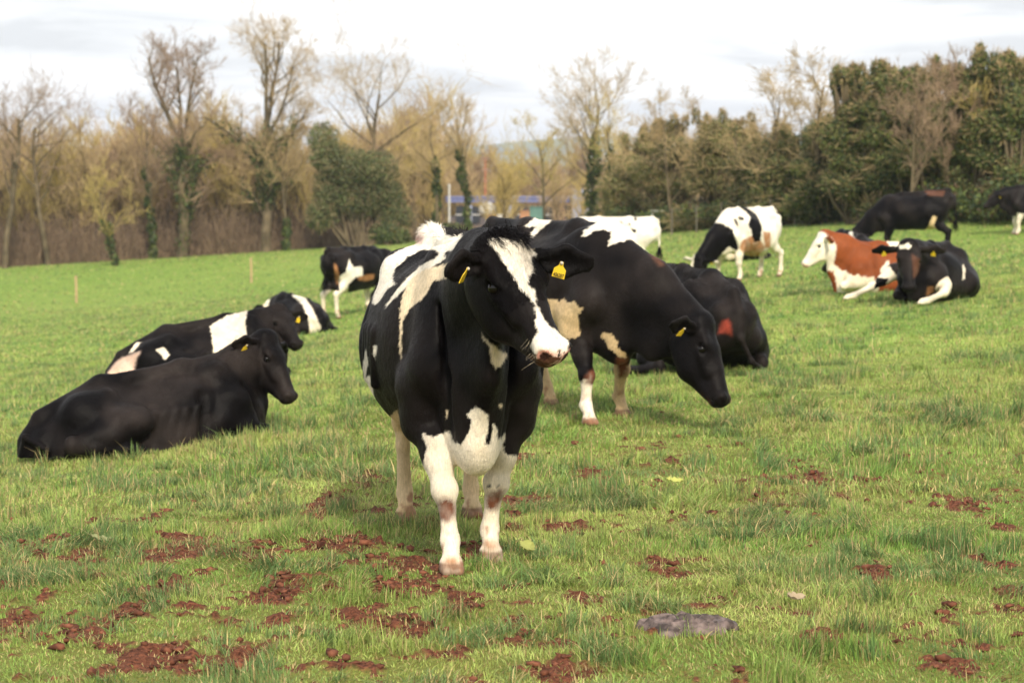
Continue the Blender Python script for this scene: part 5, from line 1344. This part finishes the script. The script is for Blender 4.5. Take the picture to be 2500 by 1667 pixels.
fr = empty('wire_fence', at(2100, 76)); tag(fr, 'low wire fence with thin posts along the foot of the dark tree belt', 'fence')
prev = None; fp = fr.location
for i in range(17):
    u = 1640 + i * 60; p = 62 + 16 * (u - 1600) / 1000.0
    X, Y, Z = at(u, p); X -= fp[0]; Y -= fp[1]; Z -= fp[2]
    v, q = tubes([(X, Y, Z - .2, X, Y, Z + 1.05, .035, .032), (X, Y, Z + 1.05, X, Y, Z + 1.07, .032, .01)], 6)
    link('fence_post', np_mesh('fence_post', v, quads=q), M_GREY, fr)
    if prev is not None:
        for hgt in (.55, .98):
            v, q = tubes([(prev[0], prev[1], prev[2] + hgt, X, Y, Z + hgt - .01, .006, .006)], 4); link('wire', np_mesh('wire', v, quads=q), M_GREY, fr)
    prev = (X, Y, Z)
# long low building behind the trees
M_BLUE = simple('blue_fascia', (.13, .15, .30), .5); M_PALEB = simple('pale_blue_panel', (.26, .28, .38), .5); M_DARK = simple('dark_glass', (.035, .04, .05), .2, .5)
M_WHT = simple('white_paint', (.58, .57, .54), .5); M_OR = simple('terracotta', (.42, .22, .12)); M_TEAL = simple('teal_sheet', (.10, .20, .17)); M_BRK = simple('brick_pale', (.24, .15, .11)); M_RED = simple('red_paint', (.42, .12, .07)); M_WALL = simple('wall_dark', (.10, .085, .085))
M_VAN = simple('van_silver', (.45, .48, .55), .35, .5)
def seen(u, v, ppm): return (u - UC) / ppm, FPX / ppm, HCAM - (v - HOR) / ppm
pb = 31.0; bx, by, _ = seen(1300, 520, pb); gz = tz(bx, by)
bl = empty('building', (bx, by, gz)); tag(bl, 'long low building with a blue fascia seen between the tree trunks', 'building')
top = HCAM + (-54) / pb - gz
def lx(u): return (u - 1300) / pb
def lz(v): return HCAM - (v - HOR) / pb - gz
box('wall', (lx(1275), 3.0, lz(530) / 2), (360 / pb, 5.8, lz(530)), M_WALL, bl)
box('fascia', (lx(1275), .02, (lz(494) + lz(484)) / 2), (370 / pb, .5, lz(484) - lz(494)), M_BLUE, bl)
box('roof', (lx(1275), 3.3, lz(484) + .06), (374 / pb, 7.2, .10), M_BLUE, bl)
for i, u in enumerate((1125, 1160, 1215, 1275, 1345, 1385, 1420)):
    g_ = box('window', (lx(u), .02, (lz(503) + lz(545)) / 2), (24 / pb, .06, lz(503) - lz(545)), M_DARK, bl)
    box('frame', (lx(u), -.03, lz(524)), (26 / pb, .05, .07), M_WHT, g_)
for u in (1243, 1145): box('pillar', (lx(u), -.15, lz(500) / 2), (16 / pb, .35, lz(500)), M_PALEB, bl)
box('annex', (lx(1418), -1.2, lz(462) / 2), (44 / pb, 2.2, lz(462)), M_PALEB, bl)
X, Y, Z = seen(1190, 512, 34)
v, q = uv_ball((0, 0, 0), .62, 12, (1, 1, .9)); v2, q2 = tubes([(0, 0, -3.4, 0, 0, -.4, .12, .12)], 8)
o = empty('tank', (X, Y, Z)); tag(o, 'round white tank on a leg in front of the long low building', 'tank'); link('vessel', np_mesh('vessel', v, quads=q), M_WHT, o); link('leg', np_mesh('leg', v2, quads=q2), M_WHT, o)
def crate(name, u, v, ppm, w_, h_, mat, lab, cat, group=None):
    X, Y, Z = seen(u, v, ppm); g = tz(X, Y); o = empty(name, (X, Y, g)); tag(o, lab, cat, group)
    hh = Z - g + h_ * .5; box('body', (0, 0, hh * .5), (w_, w_ * .8, hh), mat, o, bevel=.04)
    box('lid', (0, 0, hh + .04), (w_ * 1.06, w_ * .86, .08), mat, o, bevel=.02)
crate('storage_bin', 1205, 540, 35, .95, .8, M_OR, 'orange storage bin under the round white tank', 'bin')
crate('storage_bin', 1282, 532, 34, .75, .9, M_OR, 'peach coloured bin left of the teal sheeted one', 'bin')
crate('storage_bin', 1310, 522, 34, 1.0, .9, M_TEAL, 'teal sheeted bin in front of the long low building', 'bin')
crate('storage_bin', 1365, 520, 34, .8, 1.0, M_BRK, 'brick coloured bin right of the teal sheeted one', 'bin')
crate('storage_bin', 1222, 535, 37, .45, .5, M_WHT, 'small white bin just above the blazed cow\'s poll', 'bin')
X, Y, Z = seen(1097, 452, 40); g = tz(X, Y); v, q = tubes([(0, 0, 0, 0, 0, Z - g, .07, .06), (0, 0, Z - g, 0, 0, Z - g + .06, .10, .03)], 8)
o = link('pole', np_mesh('pole', v, quads=q), M_WHT); o.location = (X, Y, g); tag(o, 'pale upright pole left of the long low building', 'pole')
X, Y, Z = seen(1185, 385, 30); g = tz(X, Y); o = empty('mast', (X, Y, g)); tag(o, 'slender red mast with pale cross bars rising behind the long low building', 'mast')
v, q = tubes([(0, 0, 0, 0, 0, Z - g, .10, .04)], 6); link('upright', np_mesh('upright', v, quads=q), M_RED, o)
for k in range(3): box('cross_bar', (0, 0, Z - g - .1 - k * .9), (.8 - .2 * k, .08, .10), M_BRK, o)
# van and pale gate right of the middle
X, Y, Z = seen(1538, 490, 47); g = tz(X, Y); vh = Z - g
vn = empty('van', (X, Y, g)); tag(vn, 'silver van half hidden by the trees behind the cow with the white back', 'van')
import bmesh
bm = bmesh.new(); prof = [(-1.2, .35), (-1.2, vh * .95), (-.9, vh), (.55, vh), (.95, vh * .72), (1.5, vh * .60), (1.55, .35)]
f0 = [bm.verts.new((x, -.8, z)) for x, z in prof]; f1 = [bm.verts.new((x, .8, z)) for x, z in prof]
bm.faces.new(f0[::-1]); bm.faces.new(f1)
for i in range(len(prof)): bm.faces.new((f0[i], f0[(i + 1) % 7], f1[(i + 1) % 7], f1[i]))
bmesh.ops.recalc_face_normals(bm, faces=bm.faces[:]); bmesh.ops.bevel(bm, geom=bm.edges[:], offset=.05, segments=2, affect='EDGES')
me = bpy.data.meshes.new('body'); bm.to_mesh(me); bm.free(); link('body', me, M_VAN, vn)
box('window', (-.2, -.815, vh * .76), (1.1, .03, vh * .26), M_DARK, vn)
for x_ in (-.75, .95):
    for y_ in (-.78, .78):
        v, q = tubes([(x_, y_ - .09, .33, x_, y_ + .09, .33, .33, .33), (x_, y_ - .095, .33, x_, y_ - .09, .33, .12, .33)], 16); link('wheel', np_mesh('wheel', v, quads=q), M_DARK, vn)
X, Y, Z = seen(1640, 515, 58); g = tz(X, Y); gt_ = empty('gate', (X, Y, g)); tag(gt_, 'white barred gate at the left end of the dark tree belt', 'gate')
for k in range(2): box('bar', (0, 0, (Z - g) * (1 - .35 * k)), (1.7, .05, .09), M_WHT, gt_)
for x_ in (-.85, .85): box('gate_post', (x_, 0, (Z - g) * .52), (.09, .09, (Z - g) * 1.04), M_WHT, gt_)
# ---------------------------------------------------------------- dung pat, leaves
X, Y, Z = at(1683, 641); Y = FPX / 641
rg = np.random.default_rng(4); n_r, n_t = 22, 64; VV = []
for i in range(n_r + 1):
    for j in range(n_t):
        an = 2 * math.pi * j / n_t; rr_ = (i / n_r) * (1 + .10 * math.sin(3 * an + 1) + .07 * math.sin(5 * an) + .04 * math.sin(9 * an + 2))
        VV.append((rr_ * .185 * math.cos(an), rr_ * .13 * math.sin(an), .0))
VV = np.array(VV); r2 = np.repeat(np.arange(n_r + 1) / n_r, n_t)
VV[:, 2] = .040 * np.sqrt(np.clip(1 - r2 ** 4, 0, 1)) + .034 * np.abs(fbm(VV, 19, 4, 8)) + .014 * np.sin(r2 * 19 + fbm(VV, 8, 2, 4) * 9) * (1 - r2 * .6) - .012 * (r2 > .97)
i = np.arange(n_r)[:, None]; j = np.arange(n_t)[None]; j2 = (j + 1) % n_t
QQ = np.stack([i * n_t + j, (i + 1) * n_t + j, (i + 1) * n_t + j2, i * n_t + j2], -1).reshape(-1, 4)
m, t, b = mat_new('dried_dung'); tc_ = t.nodes.new('ShaderNodeTexCoord'); n_ = t.nodes.new('ShaderNodeTexNoise'); n_.inputs['Scale'].default_value = 22; n_.inputs['Detail'].default_value = 8
t.links.new(tc_.outputs['Object'], n_.inputs['Vector']); r_ = t.nodes.new('ShaderNodeValToRGB'); e_ = r_.color_ramp.elements
e_[0].position = .42; e_[0].color = (.045, .030, .025, 1); e_[1].position = .65; e_[1].color = (.20, .145, .130, 1)
t.links.new(n_.outputs[0], r_.inputs[0]); t.links.new(r_.outputs[0], b.inputs['Base Color'])
bp_ = t.nodes.new('ShaderNodeBump'); bp_.inputs['Strength'].default_value = .9; bp_.inputs['Distance'].default_value = .02; t.links.new(n_.outputs[0], bp_.inputs['Height']); t.links.new(bp_.outputs[0], b.inputs['Normal']); setin(b, Roughness=.6)
o = link('cowpat', np_mesh('cowpat', VV, quads=QQ), m); o.location = (X, Y, Z + .018); o.rotation_euler = (0, 0, .15); tag(o, 'grey brown crusted cowpat in the grass at the lower right', 'cowpat')
def leaf(u, ppm, L_, W_, col, rz, lab, seed, cat='leaf'):
    X, Y, Z = at(u, ppm); rg = np.random.default_rng(seed); VV = []; n_ = 12; cu_ = rg.uniform(.15, .3)
    for k in range(n_ + 1):
        t_ = k / n_; wv = W_ * (math.sin(math.pi * min(1, t_ ** .8 * .97 + .015)) ** .8) * (1 + .18 * math.sin(k * 2.3))
        for s_ in (-1, -.5, 0, .5, 1): VV.append((L_ * (t_ - .5), wv * s_ * .5, .012 * s_ * s_ + cu_ * L_ * (t_ - .5) ** 2 * 1.5 + .004 * math.sin(k * 1.7 + s_ * 3)))
    QQ = [(5 * k + a, 5 * k + 5 + a, 5 * k + 6 + a, 5 * k + 1 + a) for k in range(n_) for a in range(4)]
    me = np_mesh('fallen_leaf', np.array(VV), quads=np.array(QQ)); col_attr(me, np.tile(col, (len(VV), 1)))
    o = link('fallen_leaf', me, M_LEAF); o.location = (X, Y, Z + .050); o.rotation_euler = (rg.uniform(.25, .5), rg.uniform(-.2, .2), rz); tag(o, lab, cat, 'dead leaves lying on the grass')
leaf(1285, 540, .11, .075, (.40, .42, .13), 1.2, 'yellow green dead leaf on the grass right of the blazed cow\'s forefeet', 1)
leaf(1950, 605, .09, .06, (.42, .33, .22), .5, 'pale dead leaf on the grass above and right of the cowpat', 2)
leaf(1650, 436, .10, .06, (.50, .52, .14), .2, 'yellow green dead leaf on the grass beyond the cowpat, among small clods', 3)
leaf(240, 505, .12, .045, (.34, .36, .18), .3, 'long pale leaf on the trodden grass at the lower left', 4)
# ---------------------------------------------------------------- distant hills
hx = np.linspace(-3200, 3200, 260); rows = []
pr = [(0, 0), (.35, .3), (.8, .8), (1.0, 1.0), (1.3, .92), (2.2, .4)]
crest = 46 + 16 * np.sin(hx / 620 + 1) + 9 * np.sin(hx / 210) + 3 * np.sin(hx / 70)
V = np.array([[x, 3400 + 700 * a, -18 + c_ * b_ + 0 * a] for a, b_ in pr for x, c_ in zip(hx, crest + 20)])
nx = len(hx); i = np.arange(len(pr) - 1)[:, None]; j = np.arange(nx - 1)[None]
Q = np.stack([i * nx + j, i * nx + j + 1, (i + 1) * nx + j + 1, (i + 1) * nx + j], -1).reshape(-1, 4)
m, t, b = mat_new('hill_land'); n_ = t.nodes.new('ShaderNodeTexNoise'); n_.inputs['Scale'].default_value = .006; n_.inputs['Detail'].default_value = 6
tc_ = t.nodes.new('ShaderNodeTexCoord'); t.links.new(tc_.outputs['Object'], n_.inputs['Vector']); r_ = t.nodes.new('ShaderNodeValToRGB'); e_ = r_.color_ramp.elements
e_[0].position = .4; e_[0].color = (.06, .075, .035, 1); e_[1].position = .6; e_[1].color = (.14, .17, .06, 1)
t.links.new(n_.outputs[0], r_.inputs[0]); t.links.new(r_.outputs[0], b.inputs['Base Color']); setin(b, Roughness=.95)
o = link('hills', np_mesh('hills', V, quads=Q), m); tag(o, 'low line of hills on the horizon', kind='structure')
# the air between here and there
if DBG == '' or 'a' in DBG:
    hz = box('haze', (0, 3000, 50), (16000, 7000, 140), None)
    hm = bpy.data.materials.new('haze'); hm.use_nodes = True; t = hm.node_tree; t.nodes.clear()
    o_ = t.nodes.new('ShaderNodeOutputMaterial'); pv = t.nodes.new('ShaderNodeVolumePrincipled'); pv.inputs['Color'].default_value = (.72, .80, .95, 1)
    pv.inputs['Density'].default_value = .00020; t.links.new(pv.outputs[0], o_.inputs['Volume']); hz.data.materials.clear(); hz.data.materials.append(hm)
    tag(hz, 'thin pale haze over the fields', kind='stuff')
